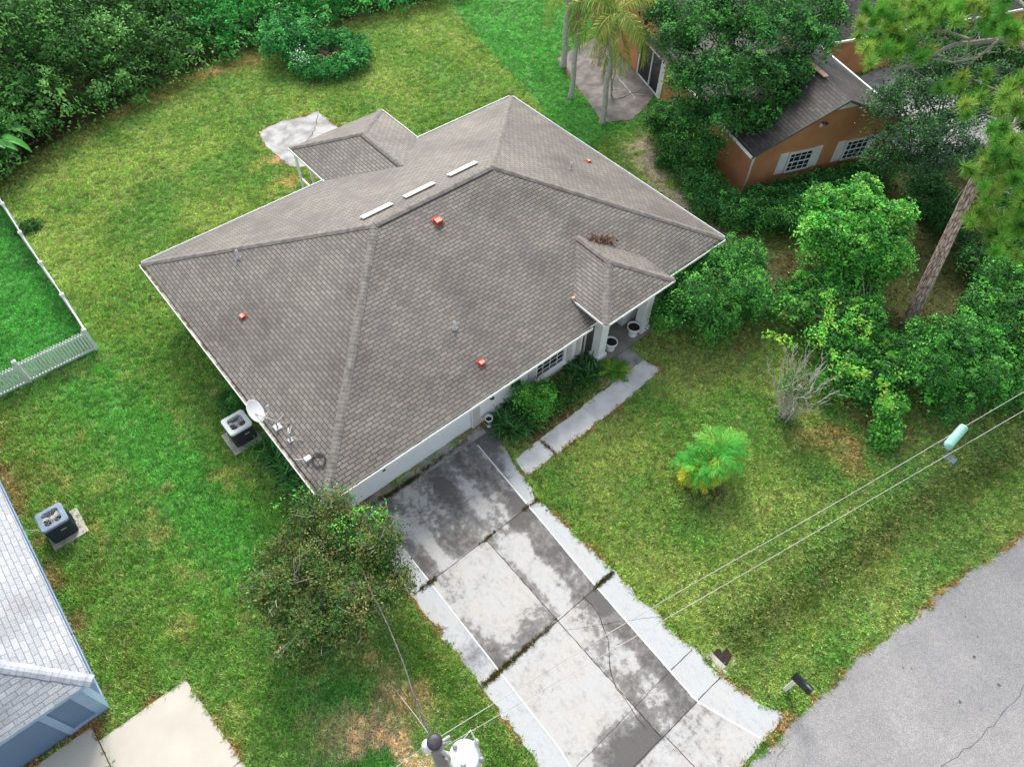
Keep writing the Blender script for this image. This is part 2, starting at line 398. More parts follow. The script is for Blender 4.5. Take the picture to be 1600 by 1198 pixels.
NDRIVE = [np.array([[-8.42, -0.95], [-5.88, -0.95], [-5.62, -4.2], [-5.6, -13.3], [-8.42, -13.3]]), np.array([[-14, -0.45], [-8.45, -0.45], [-8.45, -13.3], [-14, -13.3]])]
PATIO = np.array([U(870, 92)[:2], U(941, 192)[:2], U(990, 188)[:2], [28.7, 11.9], [29.6, 15.2], [30, 18.5]])
NDR2 = np.array([[33.6, -1.4], [41.0, -4.2], [44.5, 5.0], [37.5, 5.6]])
# neighbour's orange house frame: a along its gable front, b towards its back
OA = np.array([math.cos(R_(-21)), math.sin(R_(-21))]); OB = np.array([-OA[1], OA[0]]); OO = np.array([24.4, 2.72])
def ow(a, b, z=None):
    p = OO + OA * a + OB * b
    return p if z is None else (p[0], p[1], z)
HOUSES = [np.array([[OV, OV], [HW - OV, OV], [HW - OV, HD - OV], [OV, HD - OV]]), np.array([[-25, -0.26], [-7.9, -0.26], [-7.9, 16], [-25, 16]]),
          np.array([ow(.35, .3), ow(8.5, .3), ow(8.5, 8.3), ow(24, 8.3), ow(24, 19), ow(.35, 19)])]
PORCHP = np.array([[11.9, -0.38], [14.9, -0.38], [14.9, 2.3], [11.65, 2.3], [11.65, 0.58], [11.9, 0.58]])
def inpoly(P, x, y):
    r = np.zeros(np.shape(x), bool); n = len(P); j = n - 1
    for i in range(n):
        xi, yi = P[i]; xj, yj = P[j]
        if yi != yj:
            r ^= ((yi > y) != (yj > y)) & (x < (xj - xi) * (y - yi) / (yj - yi) + xi)
        j = i
    return r
def hard(x, y, houses=True):
    x = np.asarray(x, float); y = np.asarray(y, float)
    yr = np.interp(x, road_edge[:, 0], road_edge[:, 1])
    r = y < yr
    m = (y < 0.46) & (y > -13.02); r |= m & (x > xl_drive(y) + jag(y, 1)) & (x < xr_drive(y) + jag(y, 2))
    for P in WALKP + [SLABP, PATIO, NDR2, PORCHP] + NDRIVE + (HOUSES if houses else []):
        bb = (x > P[:, 0].min()) & (x < P[:, 0].max()) & (y > P[:, 1].min()) & (y < P[:, 1].max())
        if bb.any():
            q = np.zeros(x.shape, bool); q[bb] = inpoly(P, x[bb], y[bb]); r |= q
    return r
def ground_z(x, y):
    x = np.asarray(x, float); y = np.asarray(y, float)
    yc = np.interp(x, [-60, 6, 18, 30], [-10.6, -10.7, -12.4, -16])
    k = smooth(6.45, 7.6, x) + smooth(0.3, -0.8, x) * smooth(-5.4, -4.4, x)
    return -0.20 * np.exp(-((y - yc) / 0.8) ** 2) * k + (fbm(x, y, 3.0, 2, 5) - 0.5) * 0.03 * 0
THB = np.array([[-8, 25.5], [-2.7, 26.4], [0.5, 27.6], [4.7, 28.9], [9.5, 29.8], [13.6, 29.6], [18, 29.4], [26, 28.2], [40, 27.5]])
def grass_color(x, y):
    """what grows or lies where: lawn species, dry patches, bare soil. Returns colour and how bare it is"""
    x = np.asarray(x, float); y = np.asarray(y, float)
    n1 = fbm(x, y, 2.6, 4, 1); n2 = fbm(x, y, 0.8, 3, 2); n3 = fbm(x, y, 6.0, 3, 3); n4 = fbm(x, y, 1.3, 4, 4)
    mid = np.array(lin(108, 134, 68)); lush = np.array(lin(90, 129, 68)); yel = np.array(lin(132, 146, 84)); dark = np.array(lin(82, 114, 50))
    straw = np.array(lin(152, 148, 100)); rust = np.array(lin(138, 112, 82)); sand = np.array(lin(164, 154, 138)); olive = np.array(lin(92, 104, 56)); mulch = np.array(lin(88, 78, 56))
    c = np.repeat(mid[None], x.size, 0).reshape(x.shape + (3,)).copy()
    def put(k, col):
        nonlocal c
        k = np.clip(k, 0, 1)[..., None]; c = c * (1 - k) + col * k
    put(smooth(0.42, 0.7, n1) * 0.6, yel)
    put(smooth(0.5, 0.25, n1) * 0.55, lush)
    put(smooth(0.56, 0.72, n4) * 0.3, dark)
    # front lawn: strawy
    fr = smooth(6.2, 7.2, x) * smooth(1.0, -1.0, y)
    put(fr * 0.7 * smooth(0.25, 0.6, n1), np.array(lin(126, 140, 84)))
    put(fr * 0.5 * smooth(0.62, 0.42, n4) * smooth(-9.0, -11.0, y), lush)
    yc = np.interp(x, [6, 18, 30], [-10.7, -12.4, -16])
    put(smooth(6.5, 7.5, x) * np.exp(-((y - yc - 0.1) / 0.75) ** 2) * (0.4 + 0.6 * n2), olive * 0.8)
    # strip between the two houses
    w_ = np.interp(y, [-8, -4, 0, 4, 8, 12], [-3.2, -3.0, -2.5, -3.0, -3.6, -4.2]) + (n3 - 0.5) * 1.8
    sd_ = smooth(0.6, -0.2, x) * smooth(14.5, 11.5, y)
    put(sd_ * np.exp(-((x - w_) / 1.6) ** 2) * 0.8, np.array(lin(88, 140, 72)))
    put(sd_ * 0.45 * smooth(.3, .6, n1), np.array(lin(74, 126, 56)))
    put(sd_ * smooth(0.44, 0.3, n4) * 0.4, lush * 0.85)
    put(sd_ * smooth(0.6, 0.78, n2) * 0.5, straw)
    put(sd_ * smooth(-5.9, -6.8, x) * smooth(0.4, 0.6, n2) * 0.5, np.array(lin(96, 112, 54)))
    put(smooth(-7.25, -7.7, x) * smooth(16, 12, y) * smooth(.35, .6, n2) * 0.8, np.array(lin(130, 116, 82)))
    # under the driveway tree, worn patches
    put(sd_ * smooth(-1.4, 0.2, x) * smooth(-2.0, -4, y) * smooth(-13, -11, y) * 0.75, np.array(lin(72, 104, 38)))
    put(np.clip(np.exp(-(((x + 0.9) / 1.0) ** 2 + ((y + 4.5) / 1.8) ** 2)) * 1.5 * smooth(0.42, 0.62, n4), 0, 0.8), np.array(lin(156, 142, 108)))
    put(np.clip(np.exp(-(((x + 2.4) / 1.3) ** 2 + ((y + 6.3) / 1.6) ** 2)) * 1.6 * smooth(0.36, 0.56, n2), 0, 0.95), np.array(lin(172, 160, 134)))
    # bright lawns next door
    k = smooth(0, 0.5, x - np.interp(y, [8, 16.2, 27.5, 40], [20.0, 22.4, 25.3, 28.5])) * smooth(9.5, 11.5, y)
    put(k * 0.9, np.array(lin(78, 131, 68)) * (0.8 + 0.5 * n2[..., None]))
    k2 = smooth(-2.95, -3.15, x) * smooth(12.9, 13.2, y)
    put(k2 * 0.95, np.array(lin(76, 134, 68)) * (0.8 + 0.4 * n2[..., None]))
    bare = np.zeros(x.shape)
    def soil(k, col):
        nonlocal bare
        k = np.clip(k, 0, 1); put(k, col); bare = np.maximum(bare, k)
    # sandy run between the houses on the right
    cx = np.interp(y, [-3, 2, 5, 9, 12], [21.0, 21.5, 22.6, 24.0, 25.6])
    soil(np.exp(-((x - cx) / 1.1) ** 2) * smooth(10.3, 8.8, y) * smooth(-5, -2, y) * smooth(0.38, 0.56, n2 + 0.07), sand)
    soil(np.exp(-((x - cx - 1.2) / 0.7) ** 2) * smooth(8, 6, y) * smooth(-4, -1, y) * smooth(0.4, 0.55, n4 + 0.05) * 0.9, rust * 0.8)
    soil(smooth(18.4, 21.5, x) * smooth(1.0, -2.0, y) * smooth(-9.2, -7.6, y) * 0.9, np.array(lin(74, 76, 46)))
    # leaf litter at the foot of the shrubs
    soil(np.exp(-((y + 9.3) / 0.95) ** 2) * smooth(14.5, 16.5, x) * smooth(0.42, 0.6, n2) * 0.75, rust)
    soil(np.exp(-(((x - 17.0) / 1.8) ** 2 + ((y + 7.6) / 1.3) ** 2)) * smooth(0.45, 0.62, n2) * .7, rust)
    soil(np.exp(-(((x - 16.6) / 1.5) ** 2 + ((y + 2.6) / 0.9) ** 2)) * smooth(0.36, 0.5, n4) * 0.8, rust * 0.85)
    # planting bed along the front wall
    bed = smooth(6.5, 6.8, x) * smooth(12.1, 11.8, x) * smooth(-1.42, -1.3, y) * smooth(0.8, 0.5, y)
    soil(bed * (0.35 + 0.65 * smooth(0.4, 0.6, n2)) * 0.9, mulch)
    # bare bits in the back yard
    for px, py, r in ((212, 165, 0.9), (415, 85, 1.0), (335, 112, 0.7), (430, 250, 0.6), (475, 280, 0.9)):
        q = U(px, py); soil(np.exp(-(((x - q[0]) / (r * 1.5)) ** 2 + ((y - q[1]) / (r * 0.7)) ** 2)) * smooth(0.34, 0.54, n2), np.array(lin(176, 142, 100)))
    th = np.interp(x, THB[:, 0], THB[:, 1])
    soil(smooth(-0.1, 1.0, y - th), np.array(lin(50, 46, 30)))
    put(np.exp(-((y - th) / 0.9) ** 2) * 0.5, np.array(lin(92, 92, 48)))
    # under the vine heap and the hedge
    # brown thatch where the turf meets concrete
    near = np.zeros(x.shape, bool)
    for dx, dy in ((.13, 0), (-.13, 0), (0, .13), (0, -.13), (.1, .1), (-.1, .1), (.1, -.1), (-.1, -.1)):
        near |= hard(x + dx, y + dy, False)
    put(near * smooth(0.42, 0.6, n2) * 0.75, np.array(lin(138, 106, 76)))
    return c * 2.1, bare

# ---- ground sheet
def axis(lo, hi, step, far):
    core = np.arange(lo, hi + 1e-6, step); out = [far * (0.25 ** k) for k in range(4)]
    return np.unique(np.concatenate([[lo - d for d in out], core, [hi + d for d in out]]))
gx, gy = axis(-16, 46, 0.24, 420), axis(-22, 46, 0.24, 420)
X, Y = np.meshgrid(gx, gy, indexing='ij')
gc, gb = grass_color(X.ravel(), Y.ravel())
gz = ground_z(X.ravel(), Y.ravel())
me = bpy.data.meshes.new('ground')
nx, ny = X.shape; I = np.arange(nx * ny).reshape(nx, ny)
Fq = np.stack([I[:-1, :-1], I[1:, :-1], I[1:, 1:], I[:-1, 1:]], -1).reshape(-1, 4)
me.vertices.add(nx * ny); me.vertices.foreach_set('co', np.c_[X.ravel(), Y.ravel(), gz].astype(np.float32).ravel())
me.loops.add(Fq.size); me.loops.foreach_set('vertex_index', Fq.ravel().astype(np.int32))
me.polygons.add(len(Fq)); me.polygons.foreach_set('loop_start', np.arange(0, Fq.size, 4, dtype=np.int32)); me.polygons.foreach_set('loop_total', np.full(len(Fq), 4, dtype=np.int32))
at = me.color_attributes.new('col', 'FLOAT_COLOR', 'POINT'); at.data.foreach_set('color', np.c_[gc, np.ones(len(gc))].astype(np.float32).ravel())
me.update(calc_edges=True)
def lawnmat():
    m, nt, N, L, P = newmat('lawn')
    a = N.new('ShaderNodeAttribute'); a.attribute_name = 'col'
    n1 = add_noise(N, L, 14.0, 4, 'Object', 0.7); n2 = add_noise(N, L, 3.2, 4)
    r1 = ramp(N, L, n1.outputs['Fac'], [(0.30, (0.20, 0.19, 0.17)), (0.5, (0.52, 0.51, 0.49)), (0.72, (1.0, 0.97, 0.93))])
    r2 = ramp(N, L, n2.outputs['Fac'], [(0.3, (0.8, 0.8, 0.8)), (0.7, (1.15, 1.15, 1.15))])
    c = mixc(N, L, 1.0, a.outputs['Color'], r1.outputs[0], 'MULTIPLY'); c = mixc(N, L, 1.0, c, r2.outputs[0], 'MULTIPLY')
    L.new(c, P.inputs['Base Color']); P.inputs['Roughness'].default_value = 0.9; P.inputs['Specular IOR Level'].default_value = 0.15
    b = N.new('ShaderNodeBump'); b.inputs['Distance'].default_value = 0.05; L.new(n1.outputs['Fac'], b.inputs['Height']); L.new(b.outputs[0], P.inputs['Normal'])
    return m
me.materials.append(lawnmat())
tag(link_mesh('ground', me, None, (0, 0, 0)), kind='structure')

# ---- road
def roadmat():
    m, nt, N, L, P = newmat('asphalt')
    n1 = add_noise(N, L, 45.0, 3, rough=0.8); n2 = add_noise(N, L, 0.5, 4); n3 = add_noise(N, L, 6.0, 5)
    r1 = ramp(N, L, n1.outputs['Fac'], [(0.28, (0.15, 0.149, 0.148)), (0.5, (0.30, 0.297, 0.293)), (0.72, (0.50, 0.495, 0.485))])
    r2 = ramp(N, L, n2.outputs['Fac'], [(0.3, (0.82, 0.82, 0.83)), (0.7, (1.1, 1.09, 1.08))])
    r3 = ramp(N, L, n3.outputs['Fac'], [(0.3, (0.9, 0.9, 0.9)), (0.7, (1.07, 1.07, 1.07))])
    c = mixc(N, L, 1.0, r1.outputs[0], r2.outputs[0], 'MULTIPLY'); c = mixc(N, L, 1.0, c, r3.outputs[0], 'MULTIPLY')
    L.new(c, P.inputs['Base Color']); P.inputs['Roughness'].default_value = 0.9
    b = N.new('ShaderNodeBump'); b.inputs['Distance'].default_value = 0.01; L.new(n1.outputs['Fac'], b.inputs['Height']); L.new(b.outputs[0], P.inputs['Normal'])
    return m
b = MB(); b.poly([(p[0], p[1], 0.012) for p in ROADP][::-1])
def crackline(b, pts, wd, z, m, k=0, amp=0.06):
    P = resample([np.array(p[:2], float) for p in pts], 0.15)
    for i in range(1, len(P) - 1): P[i] = P[i] + (np.array([vnoise(i * 0.7 + k, k), vnoise(k, i * 0.7 + k * 3)]) - 0.5) * amp * 2
    L_ = []; R2 = []
    for i in range(len(P)):
        d = P[min(i + 1, len(P) - 1)] - P[max(i - 1, 0)]; d /= np.linalg.norm(d); nrm = np.array([-d[1], d[0]])
        ww = wd * (0.5 + vnoise(i * 0.9 + k, 3.3)) / 2
        L_.append(P[i] + nrm * ww); R2.append(P[i] - nrm * ww)
    for i in range(len(P) - 1):
        b.poly([(L_[i][0], L_[i][1], z), (R2[i][0], R2[i][1], z), (R2[i + 1][0], R2[i + 1][1], z), (L_[i + 1][0], L_[i + 1][1], z)], m)
crackline(b, [U(1455, 1215), U(1478, 1196), U(1530, 1150), U(1570, 1112), U(1600, 1072), U(1680, 1010)], 0.018, 0.016, 1, 4)
crackline(b, [U(1210, 1200), U(1216, 1178), U(1232, 1160)], 0.012, 0.016, 1, 9)
M['tar'] = plain('crack_filler', (0.13, 0.13, 0.13), (0.09, 0.09, 0.09), 0.9, 4)
for px, py, r in ((1560, 1070, .07), (1500, 1096, .06), (1508, 963, .03), (1522, 1026, .05), (1424, 1044, .03), (1411, 1043, .04), (1527, 995, .03)):
    q = U(px, py); pts = [(q[0] + math.cos(t) * r * (0.6 + 0.7 * random.random()), q[1] + math.sin(t) * r * (0.6 + 0.7 * random.random()), 0.016) for t in np.linspace(0, 6.28, 8)[:-1]]
    b.poly(pts, 1)
tag(b.build('road', [roadmat(), M['tar']]), kind='structure')

# ---- driveway: stained slabs, cleaner painted borders
def xline_r(y): return np.interp(-np.asarray(y, float), [0, 6.67, 11.08, 12.95], [5.80, 5.37, 5.19, 5.83])
def xline_l(y): return np.interp(-np.asarray(y, float), [0, 3.5, 9.4, 13], [1.41, 1.37, 1.28, 0.75])
XC = 3.68
def drivemat():
    m, nt, N, L, P = newmat('driveway_concrete')
    a = N.new('ShaderNodeAttribute'); a.attribute_name = 'col'; s = N.new('ShaderNodeSeparateColor'); L.new(a.outputs['Color'], s.inputs[0])
    n1 = add_noise(N, L, 4.5, 10, rough=0.74); n2 = add_noise(N, L, 60.0, 2); n3 = add_noise(N, L, 1.1, 3)
    m1 = N.new('ShaderNodeMath'); m1.operation = 'MULTIPLY_ADD'; L.new(n1.outputs['Fac'], m1.inputs[0]); m1.inputs[1].default_value = 1.7; m1.inputs[2].default_value = -0.85
    m2 = N.new('ShaderNodeMath'); m2.operation = 'ADD'; L.new(s.outputs[0], m2.inputs[0]); L.new(m1.outputs[0], m2.inputs[1])
    rr = ramp(N, L, m2.outputs[0], [(0.14, (0.46, 0.462, 0.455)), (0.36, (0.39, 0.39, 0.385)), (0.47, (0.235, 0.23, 0.225)), (0.85, (0.11, 0.107, 0.105))])
    rb = ramp(N, L, m2.outputs[0], [(0.2, (0.45, 0.475, 0.49)), (0.45, (0.37, 0.385, 0.395)), (0.85, (0.15, 0.15, 0.155))])
    c = mixc(N, L, s.outputs[1], rr.outputs[0], rb.outputs[0])
    rw = ramp(N, L, n3.outputs['Fac'], [(0.4, (1, 1, 1)), (0.7, (1.02, 0.98, 0.92))]); c = mixc(N, L, 1.0, c, rw.outputs[0], 'MULTIPLY')
    rf = ramp(N, L, n2.outputs['Fac'], [(0.3, (0.80, 0.80, 0.80)), (0.7, (1.14, 1.14, 1.14))]); c = mixc(N, L, 1.0, c, rf.outputs[0], 'MULTIPLY')
    tc = N.new('ShaderNodeTexCoord'); mp = N.new('ShaderNodeMapping'); mp.inputs['Scale'].default_value = (4.0, 1.6, 1); mp.inputs['Rotation'].default_value = (0, 0, 0.12); L.new(tc.outputs['Object'], mp.inputs[0])
    ns = N.new('ShaderNodeTexNoise'); ns.inputs['Scale'].default_value = 1.6; ns.inputs['Detail'].default_value = 7; ns.inputs['Roughness'].default_value = 0.7; L.new(mp.outputs[0], ns.inputs['Vector'])
    rs = ramp(N, L, ns.outputs['Fac'], [(0.32, (0.82, 0.815, 0.81)), (0.46, (1, 1, 1)), (0.7, (1.04, 1.04, 1.03))]); c = mixc(N, L, 1.0, c, rs.outputs[0], 'MULTIPLY')
    L.new(c, P.inputs['Base Color']); P.inputs['Roughness'].default_value = 0.88
    b = N.new('ShaderNodeBump'); b.inputs['Distance'].default_value = 0.004; L.new(n1.outputs['Fac'], b.inputs['Height']); L.new(b.outputs[0], P.inputs['Normal'])
    return m
def stain(x, y):
    ani = fbm(x, y * 0.35, 0.55, 4, 7); n = fbm(x, y, 1.0, 5, 8); nb = fbm(x, y, 0.5, 4, 9)
    L_ = x < XC
    s = np.where(y > -3.15, 0.66 + (ani - 0.5) * 1.3 + (n - 0.5) * 0.5, 0)
    s -= np.where(y > -3.15, 0.45 * np.exp(-((x - 2.05 + 0.12 * (y + 1.5)) / 0.28) ** 2) * smooth(-0.2, -0.9, y) + 0.30 * np.exp(-((x - 4.35) / 0.35) ** 2) * smooth(-0.6, -1.2, y) * smooth(-2.8, -2.0, y) + 0.3 * smooth(-2.4, -3.1, y) * smooth(2.9, 2.0, x), 0)
    r2 = (y <= -3.15) & (y > -6.7)
    s = np.where(r2 & L_, 0.22 + (n - 0.5) * 0.8 + 0.30 * smooth(-5.3, -6.5, y) + 0.22 * np.exp(-(((x - 2.6) / 0.5) ** 2 + ((y + 4.3) / 0.3) ** 2)) + 0.25 * smooth(1.9, 1.5, x) * smooth(-4, -5, y), s)
    s = np.where(r2 & ~L_, 0.10 + 0.62 * smooth(4.35, 4.75, x + (nb - 0.5) * 0.5 + 0.09 * (-y - 5)) + 0.35 * smooth(4.05, 3.8, x) + (nb - 0.5) * 0.45 + 0.3 * smooth(-3.9, -3.3, y), s)
    r3 = (y <= -6.7) & (y > -11.08)
    s = np.where(r3 & L_, 0.13 + (n - 0.5) * 0.55 + 0.8 * smooth(-9.6, -10.6, y + (n - 0.5) * 1.2) * smooth(1.5, 2.1, x), s)
    s = np.where(r3 & ~L_, 0.5 + (nb - 0.5) * 0.9 + (n - 0.5) * 0.5 + 0.32 * smooth(4.5, 4.9, x) - 0.35 * smooth(-8.2, -7.4, y) * smooth(4.6, 4.1, x), s)
    s = np.where(y <= -11.08, 0.20 + (n - 0.5) * 0.9, s)
    st = x < xline_l(y)
    s = np.where(st, 0.08 + (n - 0.5) * 0.3 + 0.55 * np.exp(-((y + 5.9) / 0.7) ** 2), s)
    st2 = x > xline_r(y)
    s = np.where(st2, 0.02 + (n - 0.5) * 0.25 + 0.85 * smooth(-1.9, -0.9, y - (x - 6.1) * 1.3 + (nb - 0.5) * 0.8), s)
    return np.clip(s, 0, 1), (st | st2).astype(float) * smooth(1.5, -2.5, y)
gy_ = np.linspace(0.46, -13.02, 230); t_ = np.linspace(0, 1, 104)
Yg, Tg = np.meshgrid(gy_, t_, indexing='ij'); XL = xl_drive(Yg) + jag(Yg, 1); XR = xr_drive(Yg) + jag(Yg, 2); Xg = XL + (XR - XL) * Tg
sv, bl = stain(Xg, Yg)
b = MB(); b.v = [tuple(p) for p in np.c_[Xg.ravel(), Yg.ravel(), np.full(Xg.size, 0.03)]]
I = np.arange(Xg.size).reshape(Xg.shape)
for q in np.stack([I[:-1, :-1], I[1:, :-1], I[1:, 1:], I[:-1, 1:]], -1).reshape(-1, 4): b.face(q.tolist())
nb0 = len(b.v)
def yl(p0, p1, wd, m, z=0.034, k=1, amp=0.012): crackline(b, [p0, p1], wd, z, m, k, amp)
for yj in (-3.17, -6.72, -11.08): yl((xl_drive(yj) + .05, yj), (xr_drive(yj) - .05, yj - 0.02), 0.022, 1, k=yj)
yl((5.2, -10.0), (6.2, -10.02), 0.022, 1, k=3); yl((1.3, -10.05), (5.2, -10.0), 0.012, 1, k=6)
yl((XC, -3.2), (XC, -11.05), 0.022, 1, k=5); yl((XC + .1, -11.1), (XC + .2, -13), 0.022, 1, k=8)
crackline(b, [U(910, 930), U(935, 960), U(950, 1000), U(953, 1040), U(962, 1075)], 0.022, 0.034, 1, 21, 0.05)
crackline(b, [U(962, 1075), U(985, 1105), U(1010, 1140)], 0.018, 0.034, 1, 22, 0.05)
crackline(b, [U(880, 985), U(1040, 960)], 0.008, 0.034, 1, 27, 0.03)
# pale border lines between slabs and the painted edge
ys = np.linspace(-0.1, -12.9, 60)
for fx, w0 in ((xline_r, 0.055), (xline_l, 0.04)):
    for y0, y1 in zip(ys[:-1], ys[1:]):
        a_, c_ = float(fx(y0)), float(fx(y1)); ww = w0 * (0.7 + 0.5 * float(vnoise(y0 * 1.7, 4.0)))/2
        b.poly([(a_ - ww, y0, 0.036), (c_ - ww, y1, 0.036), (c_ + ww, y1, 0.036), (a_ + ww, y0, 0.036)], 2)
b.prism(DRIVEP[::3][::-1], -0.1, 0.026, 3)
b.c = np.zeros((len(b.v), 3)); b.c[:nb0, 0] = sv.ravel(); b.c[:nb0, 1] = bl.ravel()
M['joint'] = plain('joint_dirt', (0.06, 0.045, 0.03), (0.025, 0.02, 0.015), 0.95, 5)
M['whiteline'] = plain('white_edge_strip', (0.78, 0.78, 0.77), (0.6, 0.6, 0.59), 0.7, 5)
tag(b.build('driveway', [drivemat(), M['joint'], M['whiteline'], M['slab']]), kind='structure')

# ---- walkway, slabs, patios
b = MB()
for P, (p_, s_) in zip(WALKP, WALKS): b.prism(P[::-1] if True else P, -0.1, 0.03 + 0.003 * s_, s_)
tag(b.build('path', [M['walk'], M['walkold']]), kind='structure')
b = MB(); b.prism(SLABP[::-1], -0.1, 0.03); crackline(b, [U(497, 180), U(492, 205), U(470, 235)], 0.03, 0.034, 1, 3)
tag(b.build('patio', [M['slab'], M['joint']]), kind='structure')
b = MB()
for P in NDRIVE: b.prism(P, -0.1, 0.03)
yl_ = b; crackline(b, [(-8.435, -0.5), (-8.435, -13)], 0.02, 0.031, 1, 2, 0.002); crackline(b, [(-8.4, -3.95), (-5.64, -3.95)], 0.012, 0.034, 1, 2, 0.002)
tag(b.build('driveway', [M['cream'], M['joint']]), kind='structure')
b = MB(); b.prism(PATIO, -0.1, 0.03); crackline(b, [U(962, 118), U(978, 137), U(992, 155)], 0.06, 0.034, 1, 5, 0.04)
tag(b.build('patio', [M['patio'], M['slab']]), kind='structure')
b = MB(); b.prism(NDR2, -0.1, 0.02)
tag(b.build('driveway', [M['slab']]), kind='structure')

# ---- grass: blades in small tufts over every lawn
def tuft_proto(k):
    r = np.random.default_rng(50 + k); V = []; C = []
    for i in range(11):
        a = r.uniform(0, 6.28); p = r.normal(0, 0.045, 2); h = r.uniform(0.04, 0.10); ln = r.uniform(0.3, 1.4) * h * 1.2; wd = r.uniform(0.007, 0.014)
        d = np.array([math.cos(a), math.sin(a)]); n_ = np.array([-d[1], d[0]]) * wd
        base = np.array([p[0], p[1], -0.005]); tip = np.array([p[0] + d[0] * ln, p[1] + d[1] * ln, h])
        mid_ = np.array([p[0] + d[0] * ln * .4, p[1] + d[1] * ln * .4, h * .7])
        q = r.uniform(0.7, 1.3); cc = np.array([q, q, q]) * (1 if r.random() > .15 else np.array([1.5, 1.25, 1.1]))
        V += [base - np.r_[n_, 0], base + np.r_[n_, 0], mid_ + np.r_[n_ * .8, 0], tip, ]; C += [cc] * 4
    me = bpy.data.meshes.new('grass_tuft'); V = np.array(V); nf = len(V) // 4
    me.from_pydata(V.tolist(), [], [(4 * i, 4 * i + 1, 4 * i + 2, 4 * i + 3) for i in range(nf)])
    at = me.color_attributes.new('col', 'FLOAT_COLOR', 'POINT'); at.data.foreach_set('color', np.c_[np.array(C), np.ones(len(C))].astype(np.float32).ravel())
    me.materials.append(M['grassblade'])
    return bpy.data.objects.new('grass_tuft', me)
tcol = bpy.data.collections.new('grass_tufts')
for k in range(5): tcol.objects.link(tuft_proto(k))
def grass_points(n):
    r = np.random.default_rng(5)
    # sample in picture-independent ground area, thinned with distance from the survey point
    x = r.uniform(-14, 46, n); y = r.uniform(-22, 34, n)
    P = np.c_[x, y, np.zeros(n)]; dist = np.linalg.norm(P - CAM, axis=1)
    keep = r.random(n) < np.clip((27 / dist) ** 2, 0.15, 1)
    q = project(P); keep &= (q[:, 0] > -220) & (q[:, 0] < 1820) & (q[:, 1] > -150) & (q[:, 1] < 1400)
    P = P[keep]; P = P[~hard(P[:, 0], P[:, 1])]; P = P[np.hypot(P[:, 0] - 6.85, P[:, 1] + 10.72) > .42]
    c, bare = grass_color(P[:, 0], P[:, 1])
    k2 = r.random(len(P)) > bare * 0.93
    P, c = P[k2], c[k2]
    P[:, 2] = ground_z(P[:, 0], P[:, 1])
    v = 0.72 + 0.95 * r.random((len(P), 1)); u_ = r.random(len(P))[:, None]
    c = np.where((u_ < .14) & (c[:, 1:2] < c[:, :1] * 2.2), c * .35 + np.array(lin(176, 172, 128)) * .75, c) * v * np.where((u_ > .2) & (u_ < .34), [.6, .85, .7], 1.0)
    sc_ = r.uniform(0.75, 1.35, len(P)) * (0.8 + 0.5 * fbm(P[:, 0], P[:, 1], 1.6, 3, 12))
    # weeds in the driveway joints
    wp = []
    for (x0, y0, x1, y1, m) in ((3.3, -3.17, 4.1, -3.17, 40), (1.0, -3.17, 1.6, -3.2, 50), (5.3, -3.17, 6.0, -3.17, 40), (.7, -6.72, 2.6, -6.72, 260), (2.6, -6.72, 3.6, -6.72, 50), (5.3, -6.72, 6.1, -6.72, 110), (1.2, .3, 5.6, .3, 160), (2, .25, 3.4, .22, 160), (.7, -1.2, .9, -3, 40), (7.68, -1.45, 7.74, -2.2, 30)):
        for i in range(m):
            t = r.random(); wp.append((x0 + (x1 - x0) * t + r.normal(0, .035), y0 + (y1 - y0) * t + r.normal(0, .035), 0.03))
    wp = np.array(wp); wc = np.array([lin(106, 112, 58), lin(140, 106, 70), lin(84, 104, 54)])[r.integers(0, 3, len(wp))] * r.uniform(.6, 1.2, (len(wp), 1))
    return np.vstack([P, wp]), np.vstack([c, wc]), np.r_[sc_, r.uniform(.35, .75, len(wp))]
def make_grass(n):
    P, c, s_ = grass_points(n)
    me = bpy.data.meshes.new('grass'); me.vertices.add(len(P)); me.vertices.foreach_set('co', P.astype(np.float32).ravel())
    a = me.attributes.new('gcol', 'FLOAT_COLOR', 'POINT'); a.data.foreach_set('color', np.c_[c, np.ones(len(c))].astype(np.float32).ravel())
    a = me.attributes.new('gscl', 'FLOAT', 'POINT'); a.data.foreach_set('value', s_.astype(np.float32))
    a = me.attributes.new('grot', 'FLOAT_VECTOR', 'POINT'); a.data.foreach_set('vector', np.c_[np.zeros((len(P), 2)), RNG.uniform(0, 6.28, len(P))].astype(np.float32).ravel())
    me.update()
    o = link_mesh('grass', me, None, (0, 0, 0)); tag(o, kind='stuff')
    o['label'] = 'short lawn grass with strawy and lush patches around the houses'; o['category'] = 'grass'
    g = bpy.data.node_groups.new('grass_scatter', 'GeometryNodeTree')
    g.interface.new_socket('Geometry', in_out='INPUT', socket_type='NodeSocketGeometry'); g.interface.new_socket('Geometry', in_out='OUTPUT', socket_type='NodeSocketGeometry')
    N, L = g.nodes, g.links
    i = N.new('NodeGroupInput'); out = N.new('NodeGroupOutput'); ip = N.new('GeometryNodeInstanceOnPoints'); ci = N.new('GeometryNodeCollectionInfo')
    ci.inputs['Collection'].default_value = tcol; ci.inputs['Separate Children'].default_value = True; ci.inputs['Reset Children'].default_value = True
    def attr(nm, ty):
        q = N.new('GeometryNodeInputNamedAttribute'); q.data_type = ty; q.inputs['Name'].default_value = nm; return q.outputs['Attribute']
    L.new(i.outputs[0], ip.inputs['Points']); L.new(ci.outputs[0], ip.inputs['Instance']); ip.inputs['Pick Instance'].default_value = True
    L.new(attr('gscl', 'FLOAT'), ip.inputs['Scale']); L.new(attr('grot', 'FLOAT_VECTOR'), ip.inputs['Rotation'])
    L.new(ip.outputs[0], out.inputs[0])
    md = o.modifiers.new('scatter', 'NODES'); md.node_group = g
    return len(P)
NG = make_grass(620000)
